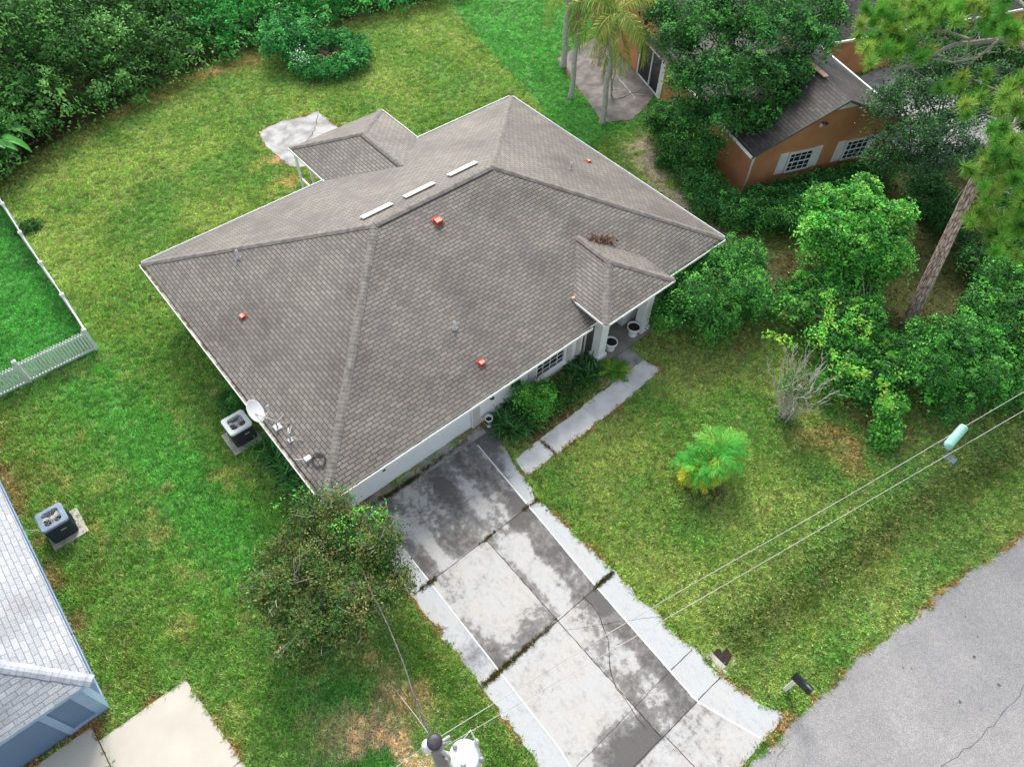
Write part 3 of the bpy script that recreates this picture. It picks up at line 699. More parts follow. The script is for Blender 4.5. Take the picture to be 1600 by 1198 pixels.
print('grass tufts', NG)
# ------------------------------------------------------------------ buildings
def roofplane(b, pts, m=0):
    P = [np.array(p, float) for p in pts]
    n = np.zeros(3)
    for i in range(len(P)): n += np.cross(P[i], P[(i + 1) % len(P)])
    if n[2] < 0: P = P[::-1]; n = -n
    n /= np.linalg.norm(n)
    e = np.cross([0, 0, 1.0], n); e /= np.linalg.norm(e); s = np.cross(n, e)
    b.poly(P, m, [(float(p @ e), float(p @ s)) for p in P])
def caps(b, a, c, wd=0.15, step=0.15, drop=0.055, lift=0.02, m=0):
    """overlapping ridge shingles folded over a hip or ridge, lowest first"""
    a = np.array(a, float); c = np.array(c, float); L_ = np.linalg.norm(c - a); d = (c - a) / L_
    s = np.cross(d, [0, 0, 1.0]); s /= np.linalg.norm(s); u = np.cross(s, d); n = int(L_ / step)
    for i in range(n):
        p0 = a + d * (i * step); p1 = a + d * min(L_, i * step + step * 1.5)
        j = random.uniform(-0.006, 0.006); h0, h1 = lift + 0.014, lift
        k = len(b.v)
        for p, h in ((p0, h0), (p1, h1)):
            b.v += [tuple(p + s * (wd + j) + u * (h - drop)), tuple(p + s * wd * .3 + u * (h + .004)), tuple(p - s * wd * .3 + u * (h + .004)), tuple(p - s * (wd - j) + u * (h - drop))]
        for q in range(3): b.face([k + q, k + q + 1, k + 5 + q, k + 4 + q], m)
        b.face([k, k + 3, k + 2, k + 1], m)
def rz_(y): return EZ + PIT * y
def gutter(b, a, c, out, wd=0.11, dp=0.11, m=0, mi=1, t=0.014):
    """open trough below the roof edge from a to c; out = outward direction"""
    a = np.array(a, float); c = np.array(c, float); o = np.array([out[0], out[1], 0.0]); z = np.array([0, 0, 1.0])
    d = (c - a) / np.linalg.norm(c - a)
    b.bar(a + o * wd - z * (dp / 2 - .012), c + o * wd - z * (dp / 2 - .012), t * 1.8, dp, m=m)      # front lip
    b.bar(a + o * wd / 2 - z * (dp * .75), c + o * wd / 2 - z * (dp * .75), wd - .03, .012, m=mi)      # bottom
    for p in (a, c): b.bar(p + o * .005 - z * (dp / 2), p + o * wd - z * (dp / 2), 0.012, dp, m=m)

house = thing('house', 'large pale stucco house with brown hip roof and white garage door', 'house', (HW / 2, HD / 2, 0))
RZ = rz_(HD / 2)
b = MB()
r1, r2 = (HD / 2, HD / 2, RZ), (HW - HD / 2, HD / 2, RZ)
c00, c10, c11, c01 = (0, 0, EZ), (HW, 0, EZ), (HW, HD, EZ), (0, HD, EZ)
roofplane(b, [c00, c10, r2, r1]); roofplane(b, [c10, c11, r2]); roofplane(b, [c11, c01, r1, r2]); roofplane(b, [c01, c00, r1])
# portico roof
px0, px1, pe, pz = 11.41, 15.09, -0.6, 3.0
pm = (px0 + px1) / 2; ph = (px1 - px0) / 2; pr = pz + PIT * ph
yb = (pz - EZ) / PIT; yr_ = (pr - EZ) / PIT
pa, pb_, pc, pd = (px0, pe, pz), (px1, pe, pz), (px1, yb, pz), (px0, yb, pz)
pt, pk = (pm, pe + ph, pr), (pm, yr_, pr)
roofplane(b, [pa, pb_, pt]); roofplane(b, [pb_, pc, pk, pt]); roofplane(b, [pd, pa, pt, pk])
# rear lanai roof
lx0, lx1, le = 8.25, 13.22, 16.6
lm = (lx0 + lx1) / 2; lh = (lx1 - lx0) / 2; lr = EZ + PIT * lh
la, lb, lc, ld = (lx0, HD, EZ + .002), (lx0, le, EZ), (lx1, le, EZ), (lx1, HD, EZ + .002)
lt, lk = (lm, le - lh, lr), (lm, HD - (lr - EZ) / PIT, lr)
roofplane(b, [la, lb, lt, lk]); roofplane(b, [lb, lc, lt]); roofplane(b, [lc, ld, lk, lt])
# eave edge thickness
for p, q in ((c00, c10), (c10, c11), (c11, c01), (c01, c00), (pa, pb_), (pb_, pc), (pd, pa), (la, lb), (lb, lc), (lc, ld)):
    b.poly([p, q, (q[0], q[1], q[2] - .03), (p[0], p[1], p[2] - .03)], 0, [(0, 0.02), (1, 0.02), (1, 0.05), (0, 0.05)])
roof = b.build('roof', [M['shingle']], house)
for p, q, lf in ((c00, r1, .02), (c01, r1, .02), (c10, r2, .02), (c11, r2, .02), (r1, r2, .026), (pa, pt, .02), (pb_, pt, .02), (pt, pk, .026), (lb, lt, .02), (lc, lt, .02), (lt, lk, .026)):
    b = MB(); caps(b, p, q, lift=lf); b.build('ridge_cap', M['cap'], roof)
for x0, x1 in ((6.80, 8.06), (8.70, 10.02), (10.78, 12.10)):
    b = MB(); y0, y1 = HD / 2 + .84, HD / 2 + 1.06
    z = lambda y: EZ + PIT * (HD - y)
    b.hexa([(x0, y0, z(y0)), (x1, y0, z(y0)), (x1, y1, z(y1)), (x0, y1, z(y1)), (x0, y0, z(y0) + .06), (x1, y0, z(y0) + .06), (x1, y1, z(y1) + .055), (x0, y1, z(y1) + .055)])
    b.hexa([(x0 - .03, y0 - .03, z(y0) + .06), (x1 + .03, y0 - .03, z(y0) + .06), (x1 + .03, y1 + .04, z(y1) + .053), (x0 - .03, y1 + .04, z(y1) + .053),
            (x0 - .03, y0 - .03, z(y0) + .085), (x1 + .03, y0 - .03, z(y0) + .085), (x1 + .03, y1 + .04, z(y1) + .078), (x0 - .03, y1 + .04, z(y1) + .078)], 0)
    b.build('ridge_vent', M['ridgevent'], roof)
def roofnormal(pl):
    return {'f': (0, -PIT, 1), 'b': (0, PIT, 1), 'l': (-PIT, 0, 1), 'r': (PIT, 0, 1)}[pl]
def roofz(pl, x, y): return {'f': EZ + PIT * y, 'l': EZ + PIT * x, 'r': EZ + PIT * (HW - x), 'b': EZ + PIT * (HD - y)}[pl]
def goose(pl, x, y, s):
    """squat hooded kitchen or bath vent of rusty painted steel"""
    b = MB(); z = roofz(pl, x, y); n = np.array(roofnormal(pl)); n = n / np.linalg.norm(n)
    dn = np.array([n[0], n[1], 0]); dn /= np.linalg.norm(dn); dn[2] = -PIT; dn /= np.linalg.norm(dn); sd_ = np.cross(n, dn)
    o = np.array([x, y, z])
    fl = [o + n * .012 + dn * a * s * .75 + sd_ * c * s * .7 for a, c in ((-1, -1), (1, -1), (1, 1), (-1, 1))]
    b.hexa(fl + [p + n * .012 for p in fl], 2)
    # hood: flat sloped top, open lower mouth
    k = len(b.v); prof = [(-.45, .02), (-.45, .30), (-.25, .48), (.35, .56), (.55, .45), (.55, .12), (.40, .02)]
    for sg in (-1, 1):
        for (a, h) in prof: b.v.append(tuple(o + dn * a * s + n * h * s + sd_ * sg * .48 * s))
    m = len(prof)
    for i in range(m):
        j = (i + 1) % m; b.face([k + i, k + j, k + m + j, k + m + i], 1 if i == 2 else (3 if i == 4 else 0))
    b.face([k + i for i in range(m - 1, -1, -1)], 0); b.face([k + m + i for i in range(m)], 0)
    b.build('vent_hood', [M['rust'], M['rustpale'], M['rust'], M['rust']], roof)
goose('f', 8.83, 5.85, .27); goose('f', 6.88, .95, .19); goose('l', 1.55, 7.84, .19); goose('r', 17.6, 6.73, .17)
def ventpipe(pl, x, y, h, r):
    b = MB(); z = roofz(pl, x, y)
    b.lathe((x, y, z - .05), [(r * 2.2, 0.02), (r * 2.2, .06), (r * 1.5, .1), (r, .14), (r, h), (r * .75, h), (r * .75, h - .05)], 12)
    b.build('vent_pipe', M['pvc'], roof)
ventpipe('f', 6.85, 2.36, .42, .045); ventpipe('l', 2.72, 10.15, .42, .045); ventpipe('r', 15.95, 6.16, .40, .045)
# leaf heap caught behind the portico roof
b = MB(); V = []
for i in range(260):
    t = RNG.random(); x = 14.1 + RNG.normal(0, .25); y = 2.35 + RNG.normal(0, .12) - (x - 14.1) * .55
    z = max(roofz('f', x, y), pz + PIT * (px1 - x)) + abs(RNG.normal(0, .04)) + .02; a = RNG.uniform(0, 6.28); s_ = RNG.uniform(.02, .05)
    d = np.array([math.cos(a), math.sin(a), RNG.normal(0, .4)]) * s_ * 1.7; e = np.array([-math.sin(a), math.cos(a), RNG.normal(0, .4)]) * s_ * .5
    p = np.array([x, y, z]); V += [p - d, p + e, p + d, p - e]
cc = np.array([lin(112, 84, 66), lin(150, 118, 96), lin(86, 66, 54)])[RNG.integers(0, 3, len(V) // 4)]
lit = np_mesh('leaf_litter', np.array(V), 4, np.repeat(cc, 4, 0), M['leaf'], None, (14.1, 2.35, 3.5))
tag(lit, 'small heap of dry brown leaves caught behind the porch roof', 'dry leaves')

# fascia, soffit, gutters
b = MB()
for (x0, x1, y0, y1) in ((0.02, HW - .02, .02, .05), (.02, HW - .02, HD - .05, HD - .02), (.02, .05, .05, HD - .05), (HW - .05, HW - .02, .05, HD - .05)):
    b.box(x0, x1, y0, y1, EZ - .19, EZ - .032)
b.box(px0 + .02, px1 - .02, pe + .02, pe + .06, pz - .20, pz - .032); b.box(px0 + .02, px0 + .06, pe + .06, yb, pz - .20, pz - .032); b.box(px1 - .06, px1 - .02, pe + .06, yb, pz - .20, pz - .032)
b.box(lx0 + .02, lx0 + .06, HD, le - .02, EZ - .19, EZ - .034); b.box(lx0 + .06, lx1 - .06, le - .06, le - .02, EZ - .19, EZ - .034); b.box(lx1 - .06, lx1 - .02, HD, le - .02, EZ - .19, EZ - .034)
b.build('fascia', M['white'], house)
b = MB()
b.box(.05, HW - .05, .05, OV + .05, EZ - .175, EZ - .15); b.box(.05, HW - .05, HD - OV - .05, HD - .05, EZ - .175, EZ - .15)
b.box(.05, OV + .05, OV + .05, HD - OV - .05, EZ - .175, EZ - .15); b.box(HW - OV - .05, HW - .05, OV + .05, HD - OV - .05, EZ - .175, EZ - .15)
b.box(px0 + .06, px1 - .06, pe + .06, 2.3, pz - .19, pz - .16); b.box(lx0 + .06, lx1 - .06, HD + .0, le - .06, EZ - .175, EZ - .15)
b.build('soffit', M['white'], house)
for p, q, o in (((.05, 0, EZ - .02), (px0 - .12, 0, EZ - .02), (0, -1)), ((px1 + .1, 0, EZ - .02), (HW, 0, EZ - .02), (0, -1)), ((0, 0, EZ - .02), (0, HD, EZ - .02), (-1, 0))):
    b = MB(); gutter(b, p, q, o, .13, .11); b.build('gutter', [M['white'], M['gutter_dirt']], house)
for p, q, o, wd, dp in (((0, HD, EZ), (lx0, HD, EZ), (0, 1), .11, .11), ((lx1, HD, EZ), (HW, HD, EZ), (0, 1), .11, .11), ((HW, 0, EZ), (HW, HD, EZ), (1, 0), .11, .11), ((px0, pe, pz - .01), (px1, pe, pz - .01), (0, -1), .06, .09), ((px0, pe, pz - .01), (px0, yb - .05, pz - .01), (-1, 0), .06, .09), ((lx0, HD, EZ), (lx0, le, EZ), (-1, 0), .07, .09), ((lx1, HD + .05, EZ), (lx1, le, EZ), (1, 0), .07, .09)):
    b = MB(); gutter(b, p, q, o, wd, dp); b.build('drip_edge', [M['white'], M['gutter_in']], house)
b = MB(); b.lathe((px0 - .03, yb - .02, roofz('f', px0, yb) + .05), [(.02, -.05), (.08, -.02), (.07, .05), (.02, .06)], 10); b.build('gutter_end', M['copper'], house)

# walls
t = .2; y0, y1 = OV, OV + t; zt = EZ - .176
b = MB()
b.box(OV, .93, y0, y1, 0, zt); b.box(.93, 6.13, y0, y1, 2.13, zt); b.box(6.13, 9.23, y0, y1, 0, zt); b.box(9.23, 10.72, y0, y1, 0, .36); b.box(9.23, 10.72, y0, y1, 1.98, zt)
b.box(10.72, 11.65, y0, y1, 0, zt); b.box(11.45, 11.65, y1, 2.3, 0, pz - .2); b.box(11.65, 12.35, 2.3, 2.5, 0, pz - .2); b.box(13.35, 14.2, 2.3, 2.5, 0, pz - .2); b.box(12.35, 13.35, 2.3, 2.5, 2.13, pz - .2)
b.box(14.0, 14.2, y1, 2.3, 0, pz - .2); b.box(14.0, HW - OV, y0, y1, 0, zt); b.box(11.45, 14.2, .62, .8, zt + .002, pz - .2)
b.box(HW - OV - t, HW - OV, y1, HD - OV - t, 0, zt); b.box(OV, HW - OV, HD - OV - t, HD - OV, 0, zt); b.box(OV, OV + t, y1, HD - OV - t, 0, zt)
b.box(.8, 6.3, y1 + .2, y1 + .25, 0, 2.3)
b.build('wall', M['wall'], house)
for x0, x1 in ((OV - .02, .93), (6.13, 6.45), (8.80, 9.16), (10.80, 11.06), (11.30, 11.5)):
    b = MB(); b.box(x0, x1, y0 - .035, y0 - .002, 0, zt - .003); b.build('wall_trim', M['trim'], house)
b = MB(); b.box(9.161, 10.799, y0 - .05, y0 - .002, .0, .30); b.build('wall_trim', M['trim'], house)
# garage door
b = MB(); gy = y0 + .07
for k in range(4):
    z0 = .02 + k * .53; b.box(.935, 6.125, gy, gy + .04, z0, z0 + .518)
    for j in range(8):
        x0 = 1.0 + j * .64; b.box(x0, x0 + .54, gy - .008, gy - .0005, z0 + .09, z0 + .43)
gd = b.build('garage_door', M['garage'], house)
b = MB(); q = U(601, 738, 0); b.lathe((2.35, gy - .05, 1.02), [(.02, 0), (.05, .02), (.05, .04)], 10, axis=(0, 1, 0)); b.box(2.30, 2.40, gy - .03, gy - .009, .97, 1.07); b.build('lock_handle', M['dark'], gd)
b = MB(); b.box(.93, 6.13, y0 - .03, y0 + .06, 2.06, 2.128); b.box(.931, .97, y0 - .02, y0 + .06, 0.0, 2.06); b.box(6.09, 6.129, y0 - .02, y0 + .06, 0, 2.06); b.build('garage_frame', M['white'], house)
b = MB(); b.box(.8, 6.4, .12, y0 + .25, -.05, .034); b.build('garage_apron', M['walkold'], house)
# window
def window(b, parent, x0, x1, z0, z1, yf, nx_, nz_, P=lambda x, y, z: (x, y, z), rail=True, fw=.06):
    f = MB()
    def bx(a, c, d0, d1, e, g):
        f.hexa([P(a, d0, e), P(c, d0, e), P(c, d1, e), P(a, d1, e), P(a, d0, g), P(c, d0, g), P(c, d1, g), P(a, d1, g)])
    bx(x0, x1, yf - .05, yf + .05, z0, z0 + fw); bx(x0, x1, yf - .05, yf + .05, z1 - fw, z1); bx(x0, x0 + fw, yf - .05, yf + .05, z0 + fw, z1 - fw); bx(x1 - fw, x1, yf - .05, yf + .05, z0 + fw, z1 - fw)
    zm = (z0 + z1) / 2
    if rail: bx(x0 + fw, x1 - fw, yf - .035, yf + .035, zm - .025, zm + .025)
    for i in range(1, nx_): xx = x0 + (x1 - x0) * i / nx_; bx(xx - .013, xx + .013, yf - .02, yf + .018, z0 + fw, zm - .025 if rail else z1 - fw); 
    if rail:
        for i in range(1, nx_): xx = x0 + (x1 - x0) * i / nx_; bx(xx - .013, xx + .013, yf - .02, yf + .018, zm + .025, z1 - fw)
    for j in range(1, nz_):
        zz = z0 + (z1 - z0) * j / nz_
        if rail and abs(zz - zm) < .06: continue
        for i in range(nx_):
            a = x0 + (x1 - x0) * i / nx_ + (.014 if i else fw); c = x0 + (x1 - x0) * (i + 1) / nx_ - (.014 if i < nx_ - 1 else fw); bx(a, c, yf - .018, yf + .016, zz - .012, zz + .012)
    fr = f.build('window', M['white'], parent)
    g = MB(); g.poly([P(x0 + .02, yf + .002, z0 + .02), P(x1 - .02, yf + .002, z0 + .02), P(x1 - .02, yf + .002, z1 - .02), P(x0 + .02, yf + .002, z1 - .02)])
    g.build('pane', M['glass'], fr)
    return fr
wf = window(b, house, 9.23, 10.72, .36, 1.98, y0 + .06, 4, 6)
b = MB(); b.box(9.18, 10.77, y0 - .10, y0 + .012, .305, .358); b.build('sill', M['white'], wf)
# entry: porch slab, columns, door
b = MB(); b.prism(PORCHP, -.1, .10); b.build('porch_floor', M['porch'], house)
for cx, cy in ((12.12, .10), (14.55, .02)):
    b = MB(); b.box(cx - .2, cx + .2, cy - .2, cy + .2, .1, pz - .2); b.box(cx - .26, cx + .26, cy - .26, cy + .26, .0, .30); b.box(cx - .25, cx + .25, cy - .25, cy + .25, pz - .42, pz - .205)
    b.build('column', M['wall'], house, bevel=.02)
b = MB(); b.box(12.36, 13.34, 2.34, 2.39, .1, 2.12)
for zx in (.25, 1.2):
    for xx in (12.47, 12.9): b.box(xx, xx + .33, 2.325, 2.3385, zx, zx + .75)
dr = b.build('door', M['dark'], house); b = MB(); b.lathe((13.22, 2.27, 1.05), [(.015, 0), (.035, .02), (.03, .06)], 10, axis=(0, 1, 0)); b.build('handle', M['steel'], dr)
b = MB(); b.tube([(11.72, y0 - .07, .05), (11.72, y0 - .07, 2.2), (11.72, .08, EZ - .12)], .04, 8); b.build('downspout', M['white'], house)
# carriage lamp beside the garage
b = MB(); lx, lz = 6.92, 1.32; b.box(lx - .05, lx + .05, y0 - .03, y0 - .001, lz - .1, lz + .12, 0); b.tube([(lx, y0 - .03, lz + .08), (lx, y0 - .14, lz + .16), (lx, y0 - .14, lz + .1)], .012, 6, 0)
b.lathe((lx, y0 - .14, lz - .14), [(.03, 0), (.05, .02), (.085, .2)], 8, 1); b.lathe((lx, y0 - .14, lz + .062), [(.1, 0), (.1, .02), (.04, .09), (.012, .12)], 8, 0); b.build('wall_lamp', [M['dark'], M['can']], house)
# lanai posts and screen rails
for x, y in ((lx0 + .12, le - .12), (lx0 + .12, HD + .25), (lx0 + .12, HD + 1.6), (lx1 - .12, le - .12), (lm, le - .12)):
    b = MB(); b.box(x - .05, x + .05, y - .05, y + .05, 0, EZ - .18); b.build('lanai_post', M['white'], house)
b = MB(); b.box(lx0 + .09, lx0 + .15, HD + .30, le - .17, .9, .96); b.build('lanai_rail', M['white'], house)
b = MB(); b.box(lx0 + .05, lx1 - .05, HD - OV, le - .05, -.1, .06); b.build('lanai_floor', M['porch'], house)

# ------------------------------------------------------------------ blue house at the left
bh = thing('house', 'slate blue house with pale grey shingle roof at the edge of its cream driveway', 'house', (-14, 6, 0))
bx0, bx1, by0, by1, bz = -24.0, -7.34, -0.66, 16.4, 2.62
hb = (bx1 - bx0) / 2; rbz = bz + .45 * hb; bxm = (bx0 + bx1) / 2
b = MB()
B00, B10, B11, B01 = (bx0, by0, bz), (bx1, by0, bz), (bx1, by1, bz), (bx0, by1, bz); q1, q2 = (bxm, by0 + hb, rbz), (bxm, max(by1 - hb, by0 + hb + .1), rbz)
roofplane(b, [B00, B10, q1]); roofplane(b, [B10, B11, q2, q1]); roofplane(b, [B11, B01, q2]); roofplane(b, [B01, B00, q1, q2])
br_ = b.build('roof', M['roofblue'], bh)
for p, q in ((B10, q1), (B11, q2)):
    b = MB(); caps(b, p, q, .15, .16); b.build('ridge_cap', M['capblue'], br_)
b = MB()
b.box(bx0 + .1, bx1 - .03, by0 + .03, by0 + .06, bz - .19, bz - .01); b.box(bx1 - .06, bx1 - .03, by0 + .06, by1 - .03, bz - .19, bz - .01)
b.box(bx0 + .1, bx1 - .06, by0 + .06, -.2, bz - .18, bz - .16, 0); b.box(-7.95, bx1 - .06, -.2, by1 - .05, bz - .18, bz - .16, 0)
b.build('fascia', M['bluetrim'], bh)
b = MB(); b.box(-23.6, -7.9, -.26, -.06, 0, bz - .18); b.box(-8.1, -7.9, -.06, 15.8, 0, bz - .18); b.box(-23.6, -8.1, 15.6, 15.8, 0, bz - .18); b.box(-23.6, -23.4, -.06, 15.6, 0, bz - .18)
b.build('wall', M['blue'], bh)
b = MB()
b.box(-8.16, -7.865, -.295, -.262, 0, bz - .182); b.box(-7.898, -7.865, -.262, .10, 0, bz - .182)
b.box(-8.98, -8.78, -.295, -.262, 0, bz - .182); b.box(-8.78, -8.16, -.293, -.262, .0, .22); b.box(-8.78, -8.16, -.293, -.262, bz - .5, bz - .182)
b.box(-7.898, -7.87, .10, 15.8, 0, .12)
b.build('corner_trim', M['bluetrim'], bh)
b = MB(); q = U(104, 1088, 1.9); b.lathe((-8.5, -.34, 2.02), [(.02, 0), (.09, .01), (.10, .06), (.085, .18), (.03, .22)], 12); b.build('wall_lamp', M['black'], bh)
b = MB(); b.tube([(-7.9, 2.2, .5), (-7.80, 2.2, .5), (-7.78, 2.2, .45)], .014, 6); b.lathe((-7.83, 2.2, .5), [(.03, 0), (.03, .012)], 8); b.build('garden_tap', M['dark'], bh)
b = MB(); b.box(-7.9, -7.80, 6.55, 6.8, 1.1, 1.45); b.tube([(-7.84, 6.65, 1.1), (-7.84, 6.6, .6), (-7.6, 6.5, .3), (-7.2, 6.3, .25)], .012, 6); b.build('disconnect_box', M['steel'], bh)

# ------------------------------------------------------------------ orange house on the right
oh = thing('house', 'terracotta house with dark gable roof and white shutters behind the hedge', 'house', (*ow(9, 9), 0))
GP, GZ, GW = .46, 2.5, 8.87
pk_ = GZ + GP * GW / 2
def O(a, b_, z): return ow(a, b_, z)
b = MB(); gb1 = 12.4
roofplane(b, [O(0, 0, GZ), O(GW / 2, 0, pk_), O(GW / 2, gb1, pk_), O(0, gb1, GZ)], 0)
roofplane(b, [O(GW, 0, GZ), O(GW / 2, 0, pk_), O(GW / 2, gb1, pk_), O(GW, gb1, GZ)], 0)
mz0, mz1, mb0, mb1, ma1 = 2.5, 0, 7.9, 19.4, 25.0
mh = (mb1 - mb0) / 2; mr = mz0 + GP * mh
roofplane(b, [O(.2, mb0, mz0 - .004), O(ma1, mb0, mz0), O(ma1 - mh, mb0 + mh, mr), O(.2, mb0 + mh, mr)], 0)
roofplane(b, [O(.2, mb1, mz0), O(ma1, mb1, mz0), O(ma1 - mh, mb0 + mh, mr), O(.2, mb0 + mh, mr)], 0); roofplane(b, [O(ma1, mb0, mz0), O(ma1, mb1, mz0), O(ma1 - mh, mb0 + mh, mr)], 0)
orf = b.build('roof', [M['roofdark']], oh)
b = MB(); caps(b, O(GW / 2, 3.2, pk_), O(GW / 2, 11.5, pk_), .17, .18); b.build('ridge_cap', M['cap'], orf)
for s0, s1 in ((2.0, 3.4), (4.4, 5.8)):
    b = MB(); b.bar(np.array(O(GW / 2, s0, pk_ + .05)), np.array(O(GW / 2, s1, pk_ + .05)), .26, .05); b.build('ridge_vent', M['copper'], orf)
b = MB()
# rake boards, eave boards
for a0, z0, a1, z1 in ((0, GZ, GW / 2, pk_), (GW, GZ, GW / 2, pk_)):
    b.bar(np.array(O(a0, .02, z0 - .07)), np.array(O(a1, .02, z1 - .07)), .04, .08, m=1)
b.bar(np.array(O(-.03, 0.05, GZ - .06)), np.array(O(-.03, 7.9, GZ - .06)), .10, .10); b.bar(np.array(O(GW + .05, 0.05, GZ - .05)), np.array(O(GW + .05, 7.9, GZ - .05)), .12, .10)
b.bar(np.array(O(GW + .1, mb0 - .04, mz0 - .05)), np.array(O(ma1, mb0 - .04, mz0 - .05)), .10, .10); b.bar(np.array(O(.19, mb0 + .1, mz0 - .04)), np.array(O(.19, mb0 + mh, mr - .06)), .04, .08, m=1)
b.build('fascia', [M['white'], M['bark']], oh)
b = MB()
fr_ = .3
b.v += []
def wallpoly(b, a0, a1, bb, t_, z1, pk=None):
    pts = [(a0, 0), (a1, 0), (a1, z1)] + ([((a0 + a1) / 2, pk)] if pk else []) + [(a0, z1)]
    n = len(b.v); k = len(pts)
    b.v += [O(a, bb, z) for a, z in pts] + [O(a, bb + t_, z) for a, z in pts]
    b.face([n + i for i in range(k)]); b.face([n + k + i for i in range(k - 1, -1, -1)])
    for i in range(k): j = (i + 1) % k; b.face([n + j, n + i, n + k + i, n + k + j])
wallpoly(b, .35, GW - .35, fr_, .2, GZ + GP * .35 - .06, pk_ - .1)
def obox(b, a0, a1, b0, b1, z0, z1, m=0): b.hexa([O(a0, b0, z0), O(a1, b0, z0), O(a1, b1, z0), O(a0, b1, z0), O(a0, b0, z1), O(a1, b0, z1), O(a1, b1, z1), O(a0, b1, z1)], m)
obox(b, .35, .55, .5, 9.25, 0, GZ - .02); obox(b, .35, .55, 9.25, 12.25, 2.12, GZ - .02); obox(b, .35, .55, 12.25, 19, 0, GZ - .02)
obox(b, GW - .55, GW - .35, .5, 8.3, 0, GZ - .02); obox(b, GW - .35, 24.5, 8.3, 8.5, 0, GZ - .02); obox(b, .55, 24.5, 18.8, 19, 0, GZ - .02); obox(b, 24.3, 24.5, 8.5, 18.8, 0, GZ - .02)
n0 = len(b.v); b.v += [O(.352, mb0 + .35, GZ - .021), O(.352, mb1 - .35, GZ - .021), O(.352, mb0 + mh, mr - .06), O(.55, mb0 + .35, GZ - .021), O(.55, mb1 - .35, GZ - .021), O(.55, mb0 + mh, mr - .06)]
for f_ in ((0, 2, 1), (3, 4, 5), (0, 1, 4, 3), (1, 2, 5, 4), (2, 0, 3, 5)): b.face([n0 + i for i in f_])
b.build('wall', M['orange'], oh)
b = MB()
# white peak panel and soffits
n0 = len(b.v); k_ = 1.05
b.v += [O(GW / 2 - k_, fr_ - .012, pk_ - GP * k_ - .12), O(GW / 2 + k_, fr_ - .012, pk_ - GP * k_ - .12), O(GW / 2 + k_ * .9, fr_ - .012, pk_ - GP * k_ * .9 + .0 - .06), O(GW / 2, fr_ - .012, pk_ - .08), O(GW / 2 - k_ * .9, fr_ - .012, pk_ - GP * k_ * .9 - .06)]
b.face([n0 + i for i in range(5)])
for sgn in (0, 1):
    a_e = -0.0 if sgn == 0 else GW
    for k in range(1): b.poly([O(a_e, .04, GZ - .03), O(GW / 2, .04, pk_ - .03), O(GW / 2, fr_ + .001, pk_ - .03), O(a_e, fr_ + .001, GZ - .03)])
b.build('soffit', M['white'], oh)
PO = lambda x, y, z: O(x, y, z)
for a0, a1 in ((2.32, 3.68), (5.56, 6.92)):
    window(None, oh, a0, a1, .95, 2.05, fr_ - .06, 4, 4, PO, True, .07)
    for s0, s1 in ((a0 - .50, a0 - .04), (a1 + .04, a1 + .50)):
        b = MB(); obox(b, s0, s1, fr_ - .045, fr_ - .002, .93, 2.08)
        for k in range(14): z = 1.0 + k * .074; obox(b, s0 + .05, s1 - .05, fr_ - .062, fr_ - .046, z, z + .05)
        b.build('shutter', M['white'], oh)
b = MB(); b.tube([O(.30, .18, GZ - .1), O(.28, .24, GZ - .35), O(.28, .24, .1)], .045, 8); b.build('downspout', M['white'], oh)
fl = MB(); fl.lathe(O(3.55, fr_ - .04, 3.42), [(.06, 0), (.06, .035)], 12, 0, axis=(-OB[0], -OB[1], 0))
for s in (-1, 1):
    c = np.array(O(3.55 + s * .16, fr_ - .16, 3.40)); fl.tube([np.array(O(3.55 + s * .03, fr_ - .06, 3.42)), c], .018, 6, 0); fl.lathe(c, [(.03, -.10), (.06, -.04), (.085, .05), (.075, .05), (.02, .03)], 12, 0 if s > 0 else 1, axis=(-OB[0] + s * OA[0] * .4, -OB[1] + s * OA[1] * .4, -.5))
fl.build('flood_light', [M['dark'], M['can']], oh)
# sliding door on the patio side
b = MB()
for b0, b1 in ((9.25, 9.33), (12.17, 12.25), (10.72, 10.80)): obox(b, .30, .42, b0, b1, .05, 2.1)
obox(b, .30, .42, 9.25, 12.25, 0, .05); obox(b, .30, .42, 9.25, 12.25, 2.04, 2.115); obox(b, .32, .345, 9.33, 9.75, .05, 2.04)
sdoor = b.build('sliding_door', M['white'], oh); g = MB(); g.poly([O(.37, 9.3, .05), O(.37, 12.2, .05), O(.37, 12.2, 2.05), O(.37, 9.3, 2.05)]); g.build('pane', M['glass'], sdoor)

# ------------------------------------------------------------------ picket fence
fn = thing('fence', 'white picket fence around the lawn behind the blue house', 'fence', (-3.05, 13.1, 0))
def picket_run(p0, p1, h, step=.115):
    b = MB(); p0 = np.array(p0, float); p1 = np.array(p1, float); L_ = np.linalg.norm(p1 - p0); d = (p1 - p0) / L_; z = np.array([0, 0, 1.0])
    for zz in (.12, h - .14): b.bar(p0 + z * zz, p1 + z * zz, .05, .09)
    n = int(L_ / step)
    for i in range(n):
        p = p0 + d * (i + .5) * L_ / n
        b.bar(p + z * .06, p + z * (h - .02), .022, .078, up=d)
        b.bar(p + z * (h - .02), p + z * (h + .03), .018, .025, up=d)
    b.build('panel', M['white'], fn)
def fpost(p, h):
    b = MB(); b.box(p[0] - .065, p[0] + .065, p[1] - .065, p[1] + .065, 0, h); b.box(p[0] - .08, p[0] + .08, p[1] - .08, p[1] + .08, h, h + .03); k = len(b.v)
    b.v += [(p[0] - .08, p[1] - .08, h + .03), (p[0] + .08, p[1] - .08, h + .03), (p[0] + .08, p[1] + .08, h + .03), (p[0] - .08, p[1] + .08, h + .03), (p[0], p[1], h + .10)]
    for i in range(4): b.face([k + i, k + (i + 1) % 4, k + 4])
    b.build('post', M['white'], fn)
FX, FY, FH = -3.05, 13.12, 1.12
fpost((FX, FY), FH + .06)
xs = [FX, -5.62, -7.9]
